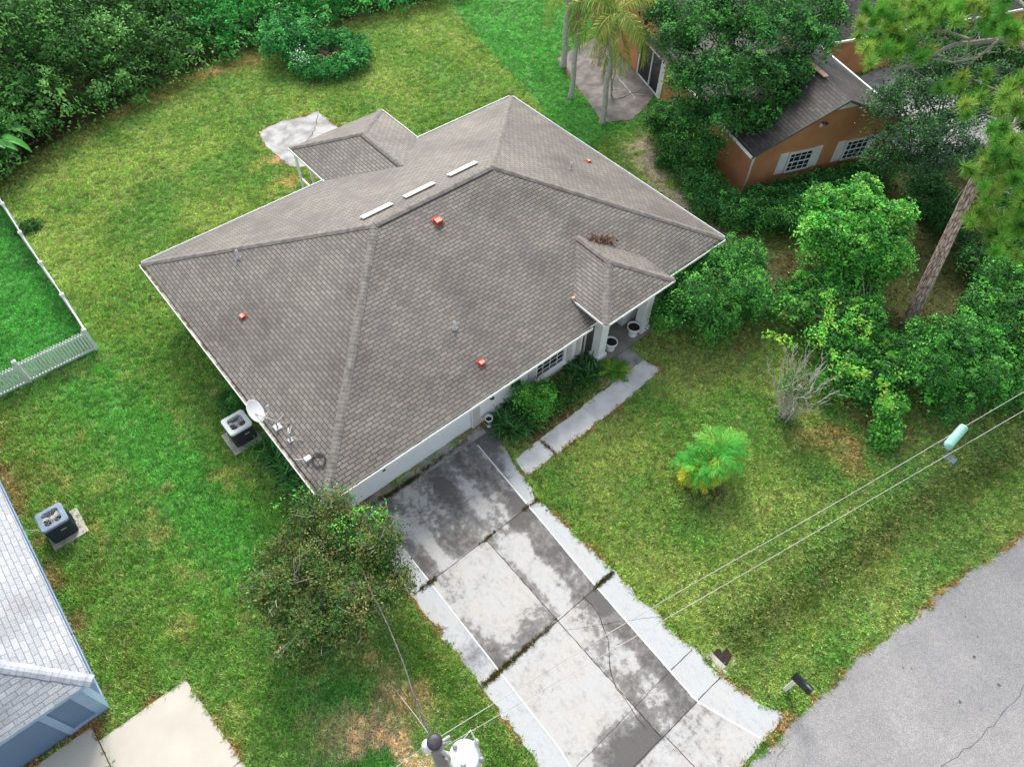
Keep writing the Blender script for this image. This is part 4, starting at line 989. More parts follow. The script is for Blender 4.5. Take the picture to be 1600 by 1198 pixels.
picket_run((FX - .07, FY, 0), (xs[1] + .07, FY, 0), FH); fpost((xs[1], FY), FH + .12)
picket_run((xs[1] - .07, FY - .02, 0), (xs[2], FY - .02, 0), FH - .04)
for k in range(10):
    ya, yb_ = FY + k * 2.44, FY + (k + 1) * 2.44
    jx = math.sin(k * 1.7) * .025; jx2 = math.sin((k + 1) * 1.7) * .025
    picket_run((FX + jx, ya + .07, 0), (FX + jx2, yb_ - .07, 0), FH); fpost((FX + jx2, yb_), FH + .06)

# ------------------------------------------------------------------ air conditioners
def ac_unit(label, x, y, s, h, mtop, mcab, padx):
    t_ = thing('air_conditioner', label, 'air conditioner', (x, y, 0), 'air conditioners on pads beside the houses')
    b = MB(); b.box(x - padx[0], x + padx[1], y - padx[2], y + padx[3], -.05, .09); b.build('pad', M['pad'], t_, bevel=.015)
    hs = s / 2; b = MB()
    def rsq(hs_, rad, z, n=9):
        pts = []
        for cx, cy, a0 in ((1, 1, 0), (-1, 1, 90), (-1, -1, 180), (1, -1, 270)):
            for i in range(n):
                a = R_(a0 + 90 * i / (n - 1)); pts.append((x + cx * (hs_ - rad) + rad * math.cos(a), y + cy * (hs_ - rad) + rad * math.sin(a), z))
        return pts
    A = rsq(hs * .93, .08, .09); B = rsq(hs * .93, .08, h - .06); n = len(A); k = len(b.v); b.v += A + B
    for i in range(n): j = (i + 1) % n; b.face([k + i, k + j, k + n + j, k + n + i])
    # louvre fins all round
    for zz in np.arange(.16, h - .12, .055):
        P0 = rsq(hs * .93 + .014, .09, zz); P1 = rsq(hs * .93 + .001, .08, zz + .026); k = len(b.v); b.v += P0 + P1
        for i in range(n): j = (i + 1) % n; b.face([k + i, k + j, k + n + j, k + n + i])
    cab = b.build('cabinet', mcab, t_)
    b = MB(); b.box(x + .02, x + .20, y - hs * .93 - .022, y - hs * .93 - .016, h * .62, h * .68); b.build('name_plate', M['steel'], cab)
    # top cover: rounded square with a round opening
    b = MB(); T0 = rsq(hs, .12, h - .07); T1 = rsq(hs, .12, h - .01); T2 = rsq(hs - .03, .1, h + .015); N_ = len(T0)
    def circ(r, z): 
        out = []
        for p in T0:
            a = math.atan2(p[1] - y, p[0] - x); out.append((x + r * math.cos(a), y + r * math.sin(a), z))
        return out
    ro = hs * .76
    rings = [T0, T1, T2, circ(ro + .02, h + .02), circ(ro, h + .005), circ(ro, h - .12)]
    k = len(b.v)
    for r_ in rings: b.v += r_
    for q in range(len(rings) - 1):
        for i in range(N_): j = (i + 1) % N_; b.face([k + q * N_ + i, k + q * N_ + j, k + (q + 1) * N_ + j, k + (q + 1) * N_ + i])
    b.build('top_cover', mtop, t_)
    b = MB(); b.v += circ(ro + .01, h - .2); b.face(range(N_)); b.lathe((x, y, h - .2), [(.09, 0), (.09, .16), (.03, .17)], 14, 1)
    b.build('motor', [M['dark'], M['steel']], t_)
    b = MB()
    for i in range(3):
        a = 2.1 * i + .5; P = []
        for rr, da, dz in ((.09, -.5, .02), (ro * .92, -.38, .0), (ro * .95, .32, .05), (.09, .4, .06)):
            P.append((x + rr * math.cos(a + da), y + rr * math.sin(a + da), h - .11 + dz))
        b.poly(P); b.poly([(p[0], p[1], p[2] - .004) for p in P][::-1])
    b.build('fan', M['steel'], t_)
    b = MB()
    for i in range(14): a = 2 * math.pi * i / 14; b.bar((x + .07 * math.cos(a), y + .07 * math.sin(a), h + .005), (x + ro * math.cos(a), y + ro * math.sin(a), h + .006), .007, .006)
    for rr in (.09, .17, .25, .33):
        if rr < ro: b.tube([(x + rr * math.cos(a), y + rr * math.sin(a), h + .011) for a in np.linspace(0, 6.2832, 30)], .0035, 4, cap=False)
    b.build('grille', M['steel'], t_)
ac_unit('pale topped black air conditioner below the dish by the brown roof', -.55, 5.68, .86, .92, M['can'], M['black'], (.62, .48, .62, .5))
ac_unit('blue grey topped air conditioner beside the blue house wall', -6.86, 6.10, .84, .92, M['bluegrey'], M['bluecab'], (.5, .62, .6, .52))
# ------------------------------------------------------------------ vegetation helpers
def unit(v): return v / (np.linalg.norm(v, axis=-1, keepdims=True) + 1e-9)
def leaves_at(P, out, r, ln, wd, flat=0.5, lvar=0.55, jit=.45):
    """one leaf (folded diamond) per point P, facing roughly along out"""
    n = len(P); nrm = unit(out * (1 - flat) + np.array([0, 0, 1.0]) * flat + r.normal(0, jit, (n, 3)))
    d = unit(np.cross(nrm, r.normal(0, 1, (n, 3)))); s = np.cross(nrm, d)
    L_ = (ln * (1 + r.uniform(-lvar, lvar, n)))[:, None]; W_ = (wd * (1 + r.uniform(-lvar, lvar, n)))[:, None]
    droop = nrm * L_ * r.uniform(-.25, .1, (n, 1))
    V = np.stack([P - d * L_ * .5, P + s * W_ * .5 + nrm * W_ * .15, P + d * L_ * .5 + droop, P - s * W_ * .5 + nrm * W_ * .15], 1)
    return V
def cloud(blobs, n, r, cl=18, spread=.22, shell=.62, zmin=0.05):
    """leafy sprigs spread through lumpy blobs [(centre, radii)]: leaf points, the way each sprig faces, sprig ids, sprig centres"""
    vol = np.array([b[1][0] * b[1][1] + b[1][0] * b[1][2] + b[1][1] * b[1][2] for b in blobs]); K = n // cl
    cnt = np.maximum(1, (vol / vol.sum() * K).astype(int)); CP = []; CO = []
    for (c, rad), k in zip(blobs, cnt):
        c = np.array(c, float); rad = np.array(rad, float)
        u = unit(r.normal(0, 1, (k, 3))); u[:, 2] = np.where(u[:, 2] < -.35, -u[:, 2], u[:, 2])
        q = u * rad
        lump = 0.42 + 1.05 * fbm((q[:, 0] + q[:, 2] * .6) * 1.1 + c[0] * 3, (q[:, 1] - q[:, 2] * .5) * 1.1 + c[1] * 3, .8, 3) + .10 * r.normal(0, 1, k)
        rr = shell + (1 - shell) * r.random(k) ** .6
        CP.append(c + u * rad * (lump * rr)[:, None]); CO.append(u)
    CP = np.vstack(CP); K = len(CP); CO = unit(np.vstack(CO) + r.normal(0, .55, (K, 3)) + np.array([0, 0, .35]))
    sz = r.uniform(.55, 1.5, K)
    cid = np.repeat(np.arange(K), cl); N_ = CO[cid]
    off = r.normal(0, spread, (K * cl, 3)); off -= N_ * (off * N_).sum(1, keepdims=True) * .7        # sprigs are flattish
    d2 = (off ** 2).sum(1, keepdims=True); off = off - np.array([0, 0, 1.]) * d2 / spread * .35      # and droop at the rim
    P = CP[cid] + off * sz[cid][:, None]; k = P[:, 2] > zmin
    return P[k], N_[k], cid[k], CP
def tint(cols, cid, r, n, cv=.25, lv=.2):
    """leaf colours: each sprig takes one of the plant's greens, each leaf varies a little"""
    K = cid.max() + 1; cols = np.array(cols); w_ = r.integers(0, len(cols), K)
    c = cols[w_] * (1 + r.uniform(-cv, cv, (K, 1))); c = c[cid] * (1 + r.uniform(-lv, lv, (n, 1)))
    return np.clip(c, 0.003, .9)
def foliage(name, parent, blobs, n, cols, seed, ln=.11, wd=.055, flat=.25, cl=30, spread=.17, shell=.38, mat_='leaf', zmin=.04, extra=None, org=None, dens=1.25, jit=.38):
    r = np.random.default_rng(seed); n = int(n * dens)
    P, O_, cid, CP = cloud(blobs, n, r, cl, spread, shell, zmin)
    V = leaves_at(P, O_, r, ln * .85, wd * .9, flat, jit=jit); C = np.repeat(tint(cols, cid, r, len(P)), 4, 0)
    if extra is not None: V = np.vstack([V, extra[0]]); C = np.vstack([C, extra[1]])
    o = np_mesh(name, V, 4, C, M[mat_], parent, org)
    return o, CP
def limb(b, a, c, r0, r1, rr, sag=.0, n=5, wob=.08, seg=6, m=0):
    a = np.array(a, float); c = np.array(c, float); L_ = np.linalg.norm(c - a); pts = []
    for i in range(n + 1):
        t = i / n; p = a + (c - a) * t + rr.normal(0, wob * L_ / n * 1.2, 3) * (0 < i < n); p[2] += sag * math.sin(math.pi * t) * L_; pts.append(p)
    b.tube(pts, [r0 + (r1 - r0) * i / n for i in range(n + 1)], seg, m, cap=False); return pts
def skeleton(name, parent, base, h, blobs, CP, r, r0=.12, mat_='bark', ntw=60, fork=.45, twr=.012, lean=(0, 0)):
    b = MB(); base = np.array(base, float); top = base + np.array([lean[0], lean[1], h])
    tr = limb(b, base - [0, 0, .1], top, r0, r0 * .55, r, n=6, wob=.06, seg=9); ends = []
    for c, rad in blobs:
        c = np.array(c, float); s = tr[3 + int(r.integers(0, 4))]; e = c + r.normal(0, .15, 3) * np.array(rad)
        p = limb(b, s, e, r0 * fork, r0 * .14, r, sag=.08, n=5, wob=.12, seg=6); ends += p[1:]
    ends = np.array(ends)
    for q in CP[r.choice(len(CP), min(ntw, len(CP)), replace=False)]:
        j = np.argmin(np.linalg.norm(ends - q, axis=1)); limb(b, ends[j], q + r.normal(0, .12, 3), twr * 1.8, twr * .6, r, sag=.05, n=3, wob=.2, seg=4)
    return b.build(name, M[mat_], parent)
def stems(name, parent, base, CP, r, n=14, r0=.025, mat_='twig', rad=.12):
    b = MB()
    for q in CP[r.choice(len(CP), min(n, len(CP)), replace=False)]:
        a = np.array(base, float) + np.r_[r.normal(0, rad, 2), -.05]; limb(b, a, q, r0, r0 * .3, r, sag=.12, n=4, wob=.12, seg=5)
    return b.build(name, M[mat_], parent)
LEAFK = 1.85
def C8(*a): return np.minimum(np.array([lin(*c) for c in a]) * LEAFK, .6)
G_DARK = C8((40, 76, 36), (48, 88, 40), (60, 104, 50), (34, 66, 34))
G_MID = C8((54, 108, 44), (64, 124, 50), (84, 142, 62), (46, 92, 38))
G_LITE = C8((78, 154, 54), (92, 166, 60), (64, 138, 50), (108, 176, 68))
G_LIME = C8((118, 180, 54), (100, 172, 54), (138, 190, 62))
G_OLIVE = C8((62, 84, 40), (78, 98, 46), (52, 78, 36), (90, 96, 50), (58, 94, 42), (44, 64, 32))
def tree(name, label, cat, base, blobs, n, cols, seed, h=2, r0=.1, lean=(0, 0), ntw=60, bark='bark', group=None, **kw):
    t_ = thing(name, label, cat, base, group); r = np.random.default_rng(seed + 900)
    f, CP = foliage('crown', t_, blobs, n, cols, seed, **kw)
    skeleton('trunk', t_, base, h, blobs, CP, r, r0, bark, ntw, lean=lean)
    return t_, CP
def shrub(name, label, cat, base, blobs, n, cols, seed, nst=16, group=None, stem='twig', sr=.02, **kw):
    t_ = thing(name, label, cat, base, group); r = np.random.default_rng(seed + 500)
    f, CP = foliage('foliage', t_, blobs, n, cols, seed, **kw)
    stems('stem', t_, base, CP, r, nst, sr, stem)
    return t_, CP
def gp(u, v, z=0.): return U(u, v, z)
def mounds(c, R, n, r, zc, rz=.6, k=.5):
    """a main blob with smaller lobes round it"""
    out = [(np.array(c, float), (R[0] * .72, R[1] * .72, R[2] * .85))]
    for i in range(n):
        a = 2 * math.pi * (i + r.random() * .7) / n; d = .55 + .25 * r.random()
        out.append((np.array([c[0] + math.cos(a) * R[0] * d, c[1] + math.sin(a) * R[1] * d, c[2] + R[2] * r.uniform(-.35, .45)]), (R[0] * k * r.uniform(.7, 1.1), R[1] * k * r.uniform(.7, 1.1), R[2] * k * r.uniform(.8, 1.25))))
    return out
def above(u, v, z, z0=0.0):
    """ground point below the point that the photograph shows at (u, v) and height z"""
    p = U(u, v, z); return np.array([p[0], p[1], z0])

# ------------------------------------------------------------------ trees and shrubs
rs = np.random.default_rng(77)
# sparse olive tree over the driveway edge
c = U(516, 898, 2.7); bl = mounds(c, (2.55, 2.5, 1.25), 11, rs, 2.7, k=.42)
V = []; Cc = []; r = np.random.default_rng(4)
for (u, v, k) in ((540, 815, 1), (560, 800, 1), (585, 806, .8), (600, 800, .6), (520, 830, .8), (400, 905, .9), (405, 930, .6), (395, 885, .5), (470, 770, .6), (520, 765, .7), (545, 848, .6), (455, 955, .5), (430, 790, .5)):
    p = U(u, v, 3.4 if v < 860 else 3.0); m = int(34 * k); P = p + r.normal(0, .14, (m, 3)); V.append(leaves_at(P, np.tile([0, 0, 1.], (m, 1)), r, .09, .045)); Cc.append(np.repeat(G_LITE[r.integers(0, 3, m)] * r.uniform(.7, 1.05, (m, 1)), 4, 0))
V = np.vstack(V); Cc = np.vstack(Cc)
tA, CPA = tree('tree', 'sparse olive brown tree with grey twigs beside the driveway', 'tree', (c[0] + .3, c[1] - .2, 0), bl, 60000, np.vstack([G_OLIVE, G_OLIVE, C8((104, 106, 56), (88, 74, 50), (52, 90, 40))]), 21, h=2.0, r0=.11, ntw=420, bark='twig', ln=.085, wd=.042, flat=.2, cl=22, spread=.13, shell=.35, extra=(V, Cc))

# shrub at the front corner of the house
c = gp(1108, 455, 1.4); bl = mounds(c, (2.75, 1.9, 1.6), 13, rs, 1.2, k=.42) + [(U(1185, 475, .7), (1.0, .9, .7)), (U(1165, 410, .9), (.9, .9, .8))]
shrub('corner_shrub', 'bushy mid green shrub growing against the porch corner of the brown roofed house', 'shrub', (c[0], c[1], 0), bl, 32000, np.vstack([G_MID, G_MID, G_DARK, C8((96, 156, 70))]), 31, ln=.13, wd=.06)
# bright leaved tree in the middle of the right side
c = U(1335, 352, 3.0); bl = mounds(c, (2.3, 2.2, 1.7), 14, rs, 3.0, k=.34) + [(U(1345, 300, 4.0), (1.0, .9, .7)), (U(1300, 395, 2.2), (1.3, 1.2, 1.2)), (U(1375, 410, 2.0), (1.1, 1.1, 1.1))]
tree('tree', 'bright yellow green leafy tree between the clipped hedge and the pine trunk', 'tree', (c[0], c[1], 0), bl, 42000, np.vstack([G_MID, G_LITE, G_LITE, G_MID]), 41, h=2.6, r0=.12, ln=.15, wd=.085, flat=.5)
# clipped hedge in front of the orange gable
hl = [U(u, v, .65) for u, v in ((1088, 268), (1098, 292), (1120, 318), (1150, 332), (1190, 338), (1230, 334), (1262, 326))]
hp = resample([np.array(p[:2]) for p in hl], .8); bl = [(np.array([p[0], p[1], .62]), (1.1, 1.1, .8)) for p in hp]
bl += [(np.array([*ow(a, -.75), .6]), (.85, .7, .62)) for a in np.arange(.3, 7.8, .9)]
bl += [(np.array([*ow(a, -1.9), .55]), (.85, .85, .6)) for a in np.arange(1.2, 4.6, .9)]
shrub('hedge', 'rounded dark green hedge along the foot of the terracotta gable wall', 'hedge', (24.5, 1.2, 0), bl, 60000, np.vstack([G_DARK, G_DARK, G_MID, C8((60, 116, 66))]), 51, ln=.11, wd=.06, nst=8, shell=.72)
# large airy tree before the orange house
tb = gp(1112, 252); bl = []
for (u, v, z, rr) in ((1060, 60, 5.5, 1.3), (1110, 30, 6.3, 1.5), (1165, 45, 6.2, 1.5), (1220, 40, 6.0, 1.5), (1275, 60, 5.4, 1.3), (1075, 125, 4.6, 1.3), (1130, 110, 5.2, 1.5), (1185, 115, 5.0, 1.4), (1235, 110, 4.6, 1.2), (1090, 180, 3.2, 1.2), (1140, 175, 3.6, 1.3), (1185, 185, 3.2, 1.0), (1105, 225, 2.0, .9), (1150, -20, 7.0, 1.7), (1250, -10, 6.2, 1.5), (1300, 20, 5.0, 1.0), (1225, 150, 3.8, .8), (1035, 20, 5.8, 1.1)):
    bl.append((near_axis(u, v, tb[0] + (u - 1150) * .012, tb[1]) * np.array([1, 1, 0]) + np.array([0, 0, z]) if False else U(u, v, z), (rr, rr, rr * .75)))
tree('tree', 'tall airy dark green tree shading the terracotta house and its dark roof', 'tree', (tb[0], tb[1], 0), bl, 62000, np.vstack([G_DARK, G_MID, G_DARK, C8((62, 116, 64))]), 61, h=4.2, r0=.14, lean=(.3, -.2), ntw=90, bark='twig', ln=.16, wd=.075, flat=.2, spread=.2, shell=.3)
# bushes along the patio of the orange house
for i, (u, v, R, lab) in enumerate(((1045, 190, (1.35, 1.25, 1.15), 'dense dark green bush at the patio edge nearest the sliding door'), (1062, 236, (1.2, 1.1, .8), 'low dark green bush between the patio bush and the hedge'))):
    c = gp(u, v, R[2] * .85)
    shrub('bush', lab, 'bush', (c[0], c[1], 0), mounds(c, R, 7, rs, 1), 15000, np.vstack([G_DARK, G_DARK, G_MID]), 71 + i, ln=.11, wd=.06, group='bushes by the patio')
# dark oak in front of the gable's right end
ob = gp(1420, 305); bl = []
for (u, v, z, rr) in ((1385, 165, 4.6, 1.2), (1420, 145, 5.2, 1.3), (1465, 140, 5.2, 1.3), (1400, 215, 4.0, 1.2), (1445, 200, 4.6, 1.3), (1490, 190, 4.6, 1.2), (1375, 245, 3.2, 1.0), (1430, 255, 3.4, 1.2), (1480, 245, 3.6, 1.2), (1520, 235, 3.6, 1.0), (1525, 170, 4.6, 1.0), (1550, 120, 5.2, 1.1), (1490, 100, 5.6, 1.2), (1440, 100, 5.6, 1.1)):
    bl.append((U(u, v, z), (rr * .95, rr * .95, rr * .55)))
tree('tree', 'dark small leaved oak covering the right end of the terracotta gable', 'tree', (ob[0], ob[1], 0), bl, 30000, np.vstack([G_DARK, C8((40, 66, 44), (58, 84, 58), (84, 108, 82))]), 81, h=3.0, r0=.13, ntw=160, bark='twig', ln=.13, wd=.06, flat=.25, cl=24, spread=.18, shell=.3)
kb = gp(1500, 165); bl = []
for (u, v, z, rr) in ((1470, 60, 4.6, 1.5), (1530, 70, 4.8, 1.6), (1590, 80, 4.8, 1.6), (1500, 110, 3.6, 1.4), (1560, 120, 3.8, 1.5), (1600, 140, 3.6, 1.4), (1440, 105, 3.6, 1.1), (1410, 90, 3.2, .9), (1540, 160, 2.6, 1.2), (1590, 190, 2.6, 1.2)):
    bl.append((U(u, v, z), (rr, rr, rr * .7)))
tree('tree', 'dark broad tree behind the pine branches, next to the terracotta far wing', 'tree', (kb[0], kb[1], 0), bl, 34000, np.vstack([G_DARK, G_MID[:2]]), 85, h=2.8, r0=.14, ntw=60, bark='twig', ln=.15, wd=.07, spread=.2, shell=.35)
# understorey behind the pine
for i, (u, v, R, lab, cs) in enumerate(((1480, 330, (1.7, 1.4, 1.0), 'dark glossy shrub behind the pine trunk below the oak', G_DARK), (1555, 400, (1.8, 1.7, 1.2), 'dark spreading shrub at the right edge behind the pine trunk', G_DARK), (1455, 300, (1.3, 1.1, .8), 'low dark shrub right under the oak crown', G_DARK), (1590, 300, (2.0, 2.0, 1.6), 'tall dark shrub at the right edge beneath the pine needles', np.vstack([G_DARK, G_MID])))):
    c = gp(u, v, R[2] * .8)
    shrub('shrub', lab, 'shrub', (c[0], c[1], 0), mounds(c, R, 6, rs, 1), 9000, cs, 91 + i, ln=.13, wd=.06, group='dark shrubs behind the pine')
# big bushes at the right
for i, (u, v, R, n, lab, cs) in enumerate(((1500, 555, (2.5, 1.9, 1.8), 30000, 'large rounded green bush on the lawn side of the pine base', np.vstack([G_MID, G_LITE[:1], G_MID, G_DARK])), (1580, 500, (2.3, 2.0, 1.9), 20000, 'large green bush cut by the right edge below the pine', np.vstack([G_MID, G_LITE[:2], G_DARK])), (1575, 590, (1.6, 1.3, 1.1), 12000, 'green bush at the right edge nearest the power lines', G_MID))):
    c = gp(u, v, R[2] * .8)
    shrub('bush', lab, 'bush', (c[0], c[1], 0), mounds(c, R, 9, rs, 1), n, cs, 111 + i, ln=.13, wd=.07, group='green bushes right of the front lawn')
# vine heap in front of the pine
bl = []
for (u, v, z, rr) in ((1250, 480, 1.2, .9), (1300, 470, 1.6, 1.0), (1345, 490, 1.6, 1.0), (1380, 530, .8, .8), (1300, 530, 1.3, .9), (1340, 560, 1.2, .9), (1380, 580, 1.2, .9), (1300, 590, .8, .7), (1345, 605, .8, .7), (1395, 625, .8, .6), (1265, 455, 1.4, .8), (1350, 440, 1.3, .8), (1310, 435, 1.8, .9), (1230, 455, 1.2, .7)):
    bl.append((U(u, v, z), (rr, rr, rr * .75)))
c = gp(1330, 560)
vt, CPV = shrub('vine_heap', 'sprawling heap of bright vines over bare twigs between dead bush and pine base', 'vines', (c[0], c[1], 0), bl, 22000, np.vstack([G_MID, G_LITE, G_DARK, G_MID]), 131, ln=.13, wd=.08, nst=60, stem='deadtwig', sr=.018, shell=.5)
V = []; Cc = []; r = np.random.default_rng(8)
for line in (((1285, 455), (1300, 480), (1290, 505), (1280, 540)), ((1195, 522), (1230, 530), (1240, 545)), ((1295, 545), (1315, 570), (1345, 585), (1355, 580)), ((1330, 500), (1360, 510), (1350, 530)), ((1375, 590), (1385, 620), (1392, 640)), ((1330, 470), (1370, 480))):
    P = resample([U(u, v, 2.0)[:2] for u, v in line], .05)
    for p in P:
        m = 5; q = np.r_[p, 2.0 - .0] + r.normal(0, .10, (m, 3)); V.append(leaves_at(q, np.tile([0, 0, 1.], (m, 1)), r, .11, .07)); Cc.append(np.repeat((G_LIME if r.random() < .5 else G_LITE)[r.integers(0, 3, m)] * r.uniform(.75, 1.1, (m, 1)), 4, 0))
np_mesh('vine_shoot', np.vstack(V), 4, np.vstack(Cc), M['leaf'], vt)
c = gp(1385, 672, .5)
shrub('sapling', 'small bright green leafy sapling alone on the lawn below the vine heap', 'sapling', (c[0], c[1], 0), [(c, (.5, .5, .5)), (U(1385, 640, .9), (.5, .5, .45)), (U(1378, 690, .2), (.45, .4, .25))], 3200, np.vstack([G_LITE, G_MID]), 141, ln=.12, wd=.08, nst=8)
# bare grey bush
db = gp(1222, 656); t_ = thing('dead_bush', 'bare grey leafless bush of many upright twigs on the lawn', 'dead bush', db)
b = MB(); r = np.random.default_rng(17)
for i in range(24):
    a = r.uniform(0, 6.28); sp = r.uniform(.15, 1.4); h = r.uniform(1.7, 3.0); o_ = np.array([.1, .15, 0])
    p0 = db + np.array([r.normal(0, .1), r.normal(0, .1), -.05]); p1 = db + np.array([math.cos(a) * sp * .5, math.sin(a) * sp * .5, h * .55]) + o_ * .5; p2 = db + np.array([math.cos(a) * sp, math.sin(a) * sp, h]) + o_
    q = limb(b, p0, p1, .032, .024, r, n=4, wob=.08, seg=5); q2 = limb(b, p1, p2, .024, .011, r, n=4, wob=.12, seg=4); dv = unit((p2 - p0)[None])[0]
    for j in range(9):
        s_ = (q + q2)[2 + j % 7]; e = s_ + dv * r.uniform(.3, .75) + r.normal(0, .17, 3); q3 = limb(b, s_, e, .014, .007, r, n=3, wob=.15, seg=4)
        if j % 3 == 0: limb(b, q3[1], q3[3] + r.normal(0, .15, 3), 0.010, .006, r, n=3, wob=.15, seg=3)
b.build('branch', M['deadtwig'], t_)
foliage('foliage', t_, [(db + [0, 0, .15], (.55, .5, .25)), (db + [.3, .2, 1.9], (.9, .8, .5))], 1500, np.vstack([G_MID, G_OLIVE]), 19, ln=.1, wd=.05, cl=6)

# ---- fronds, straps, big leaves
class FB:
    """collects coloured quads"""
    def __init__(s): s.V = []; s.C = []
    def quad(s, a, b_, c, d, col): s.V += [a, b_, c, d]; s.C += [col] * 4
    def build(s, name, parent=None, mat_='frond', org=None): return np_mesh(name, np.array(s.V), 4, np.array(s.C), M[mat_], parent, org)
def frond(fb, base, az, el, L_, curl, ll, n, col, r, lw=.028, stiff=.35, col2=None, vdrop=.25):
    """feather palm leaf: arching midrib with two rows of leaflets"""
    d = np.array([math.cos(az), math.sin(az), 0]); s = np.array([-d[1], d[0], 0]); p = np.array(base, float); e = el; pts = [p.copy()]; dirs = []
    for i in range(n):
        v = d * math.cos(e) + np.array([0, 0, 1.]) * math.sin(e); dirs.append(v); p = p + v * L_ / n; pts.append(p.copy()); e -= curl / n
    for i in range(n):
        v = dirs[i]; up = np.cross(s, v); up = up if up[2] > 0 else -up; t = i / n
        w_ = .018 * (1 - t) + .004; a, c = pts[i], pts[i + 1]
        fb.quad(a - s * w_, c - s * w_ * .9, c + s * w_ * .9, a + s * w_, col * 1.25)
        if i < 2: continue
        k = ll * (math.sin(math.pi * (0.12 + .83 * t)) ** .7)
        for sg in (-1, 1):
            q = pts[i] + r.normal(0, .01, 3); dv = unit((s * sg * (1 - stiff * .5) + v * (.45 + .5 * t) + up * r.uniform(-.05, .3))[None])[0]
            m_ = q + dv * k * .55; tip = q + dv * k * .95 - np.array([0, 0, vdrop * k * r.uniform(.4, 1.3)])
            cc = (col if (col2 is None or r.random() > .35) else col2) * r.uniform(.75, 1.25); wv = unit((v + r.normal(0, .1, 3))[None])[0] * lw
            fb.quad(q - wv * .5, m_ - wv * .9, tip, m_ + wv * .9, cc)
# small date palm clump on the lawn
pb_ = gp(1108, 766); t_ = thing('palm', 'small round pygmy palm with yellowing lower fronds alone on the front lawn', 'palm', pb_)
r = np.random.default_rng(23); heads = [(U(1122, 706, 1.15), 1.25), (U(1088, 730, .9), 1.0), (U(1112, 728, 1.0), .9)]
b = MB()
for hc, s_ in heads: b.tube([pb_ + (hc - pb_) * [.35, .35, 0] - [0, 0, .05], pb_ + (hc - pb_) * [.6, .6, .5], hc], [.10, .085, .07], 8)
b.build('trunk', M['bark'], t_)
g1, g2, ye = np.array(lin(66, 146, 54)) * 1.3, np.array(lin(108, 172, 64)) * 1.3, np.array(lin(212, 202, 66)) * 1.2
for hc, s_ in heads:
    fb = FB()
    for i in range(44):
        el = r.uniform(-.7, 1.2); col = ye * r.uniform(.75, 1.1) if (el < .4 and r.random() < .62) or r.random() < .03 else (g1 if r.random() < .55 else g2)
        frond(fb, hc, r.uniform(0, 6.28), el, s_ * r.uniform(.75, 1.05), 1.3, .25 * s_ + .04, 20, col, r, .026, .6, ye if el < .2 else None, .25)
    fb.build('frond', t_)
V = []; Cc = []; P = pb_ + np.c_[r.normal(0, .38, (300, 2)), np.abs(r.normal(.04, .05, 300))]
fb = FB()
for q in P:
    a = r.uniform(0, 6.28); d = np.array([math.cos(a), math.sin(a), r.uniform(-.1, .2)]) * r.uniform(.05, .16); s = np.array([-d[1], d[0], 0]) * .12
    fb.quad(q - d, q + s, q + d, q - s, np.array(lin(128, 104, 82)) * r.uniform(.5, 1.2))
fb.build('dead_frond', t_)
# queen palms on the edge of the patio
def queen_palm(label, base, h, r0, lean, seed, nf=13, nd=8, Lf=3.0):
    t_ = thing('queen_palm', label, 'palm tree', base, 'queen palms beside the patio of the terracotta house'); r = np.random.default_rng(seed)
    b = MB(); base = np.array(base, float); top = base + np.array([lean[0], lean[1], h])
    n = 26; pts = [base + (top - base) * (i / n) + np.array([math.sin(i * .5) * .02, math.cos(i * .6) * .02, 0]) - [0, 0, .1 * (i == 0)] for i in range(n + 1)]
    b.tube(pts, [r0 * (1.35 if i == 0 else (1.12 if i == 1 else 1.0)) * (1 + .05 * (i % 2)) * (1 - .25 * i / n) for i in range(n + 1)], 10); b.build('trunk', M['palmbark'], t_)
    fb = FB()
    for i in range(nf):
        el = r.uniform(-.25, 1.1); col = np.array(lin(96, 140, 56)) if r.random() < .6 else np.array(lin(158, 178, 76))
        frond(fb, top, 2 * math.pi * i / nf + r.uniform(-.2, .2), el, Lf * r.uniform(.85, 1.1), 1.7, .75, 44, col, r, .03, .2, np.array(lin(176, 186, 92)), .75)
    fb.build('frond', t_)
    fb = FB()
    for i in range(nd):
        col = np.array(lin(150, 118, 84)) * r.uniform(.7, 1.15)
        frond(fb, top - [0, 0, .15], r.uniform(0, 6.28), r.uniform(-1.25, -.8), Lf * r.uniform(.7, .95), .5, .35, 30, col, r, .03, .7, None, .6)
    fb.build('dead_frond', t_)
    return t_
pA, pB, pC = gp(880, 106), gp(892, 154), gp(941, 194)
queen_palm('straight queen palm trunk farthest from the brown roof with hanging dead fronds', pA, 6.6, .17, (0, 0), 201, nd=12)
queen_palm('queen palm with pale slender trunk between the two other palms', pB, 6.2, .15, (0.1, 0), 202, nd=9)
queen_palm('queen palm nearest the brown roof with yellow green drooping fronds', pC, 5.7, .15, (.1, .2), 203, nf=15, nd=7)
q = gp(955, 150); t_ = thing('queen_palm', 'thin forked grey palm stem standing in the middle of the patio', 'palm tree', q, 'queen palms beside the patio of the terracotta house')
b = MB(); r = np.random.default_rng(3); limb(b, q - [0, 0, .05], q + [.3, .35, 2.4], .06, .045, r, n=6, wob=.08); limb(b, q + [.02, .03, .2], q + [-.45, .1, 2.6], .05, .035, r, n=6, wob=.08); limb(b, q + [.3, .35, 2.4], q + [.6, .1, 3.6], .045, .03, r, n=4, wob=.1); b.build('trunk', M['palmbark'], t_)
for i in range(9):
    fb = FB(); frond(fb, q + [.6, .1, 3.6] if i % 2 else q + [-.45, .1, 2.6], r.uniform(0, 6.28), r.uniform(-1.2, .6), 1.7, 1.4, .45, 26, np.array(lin(120, 150, 66)) if i % 3 else np.array(lin(160, 128, 92)), r, .03, .3, None, .7); fb.build('frond', t_)
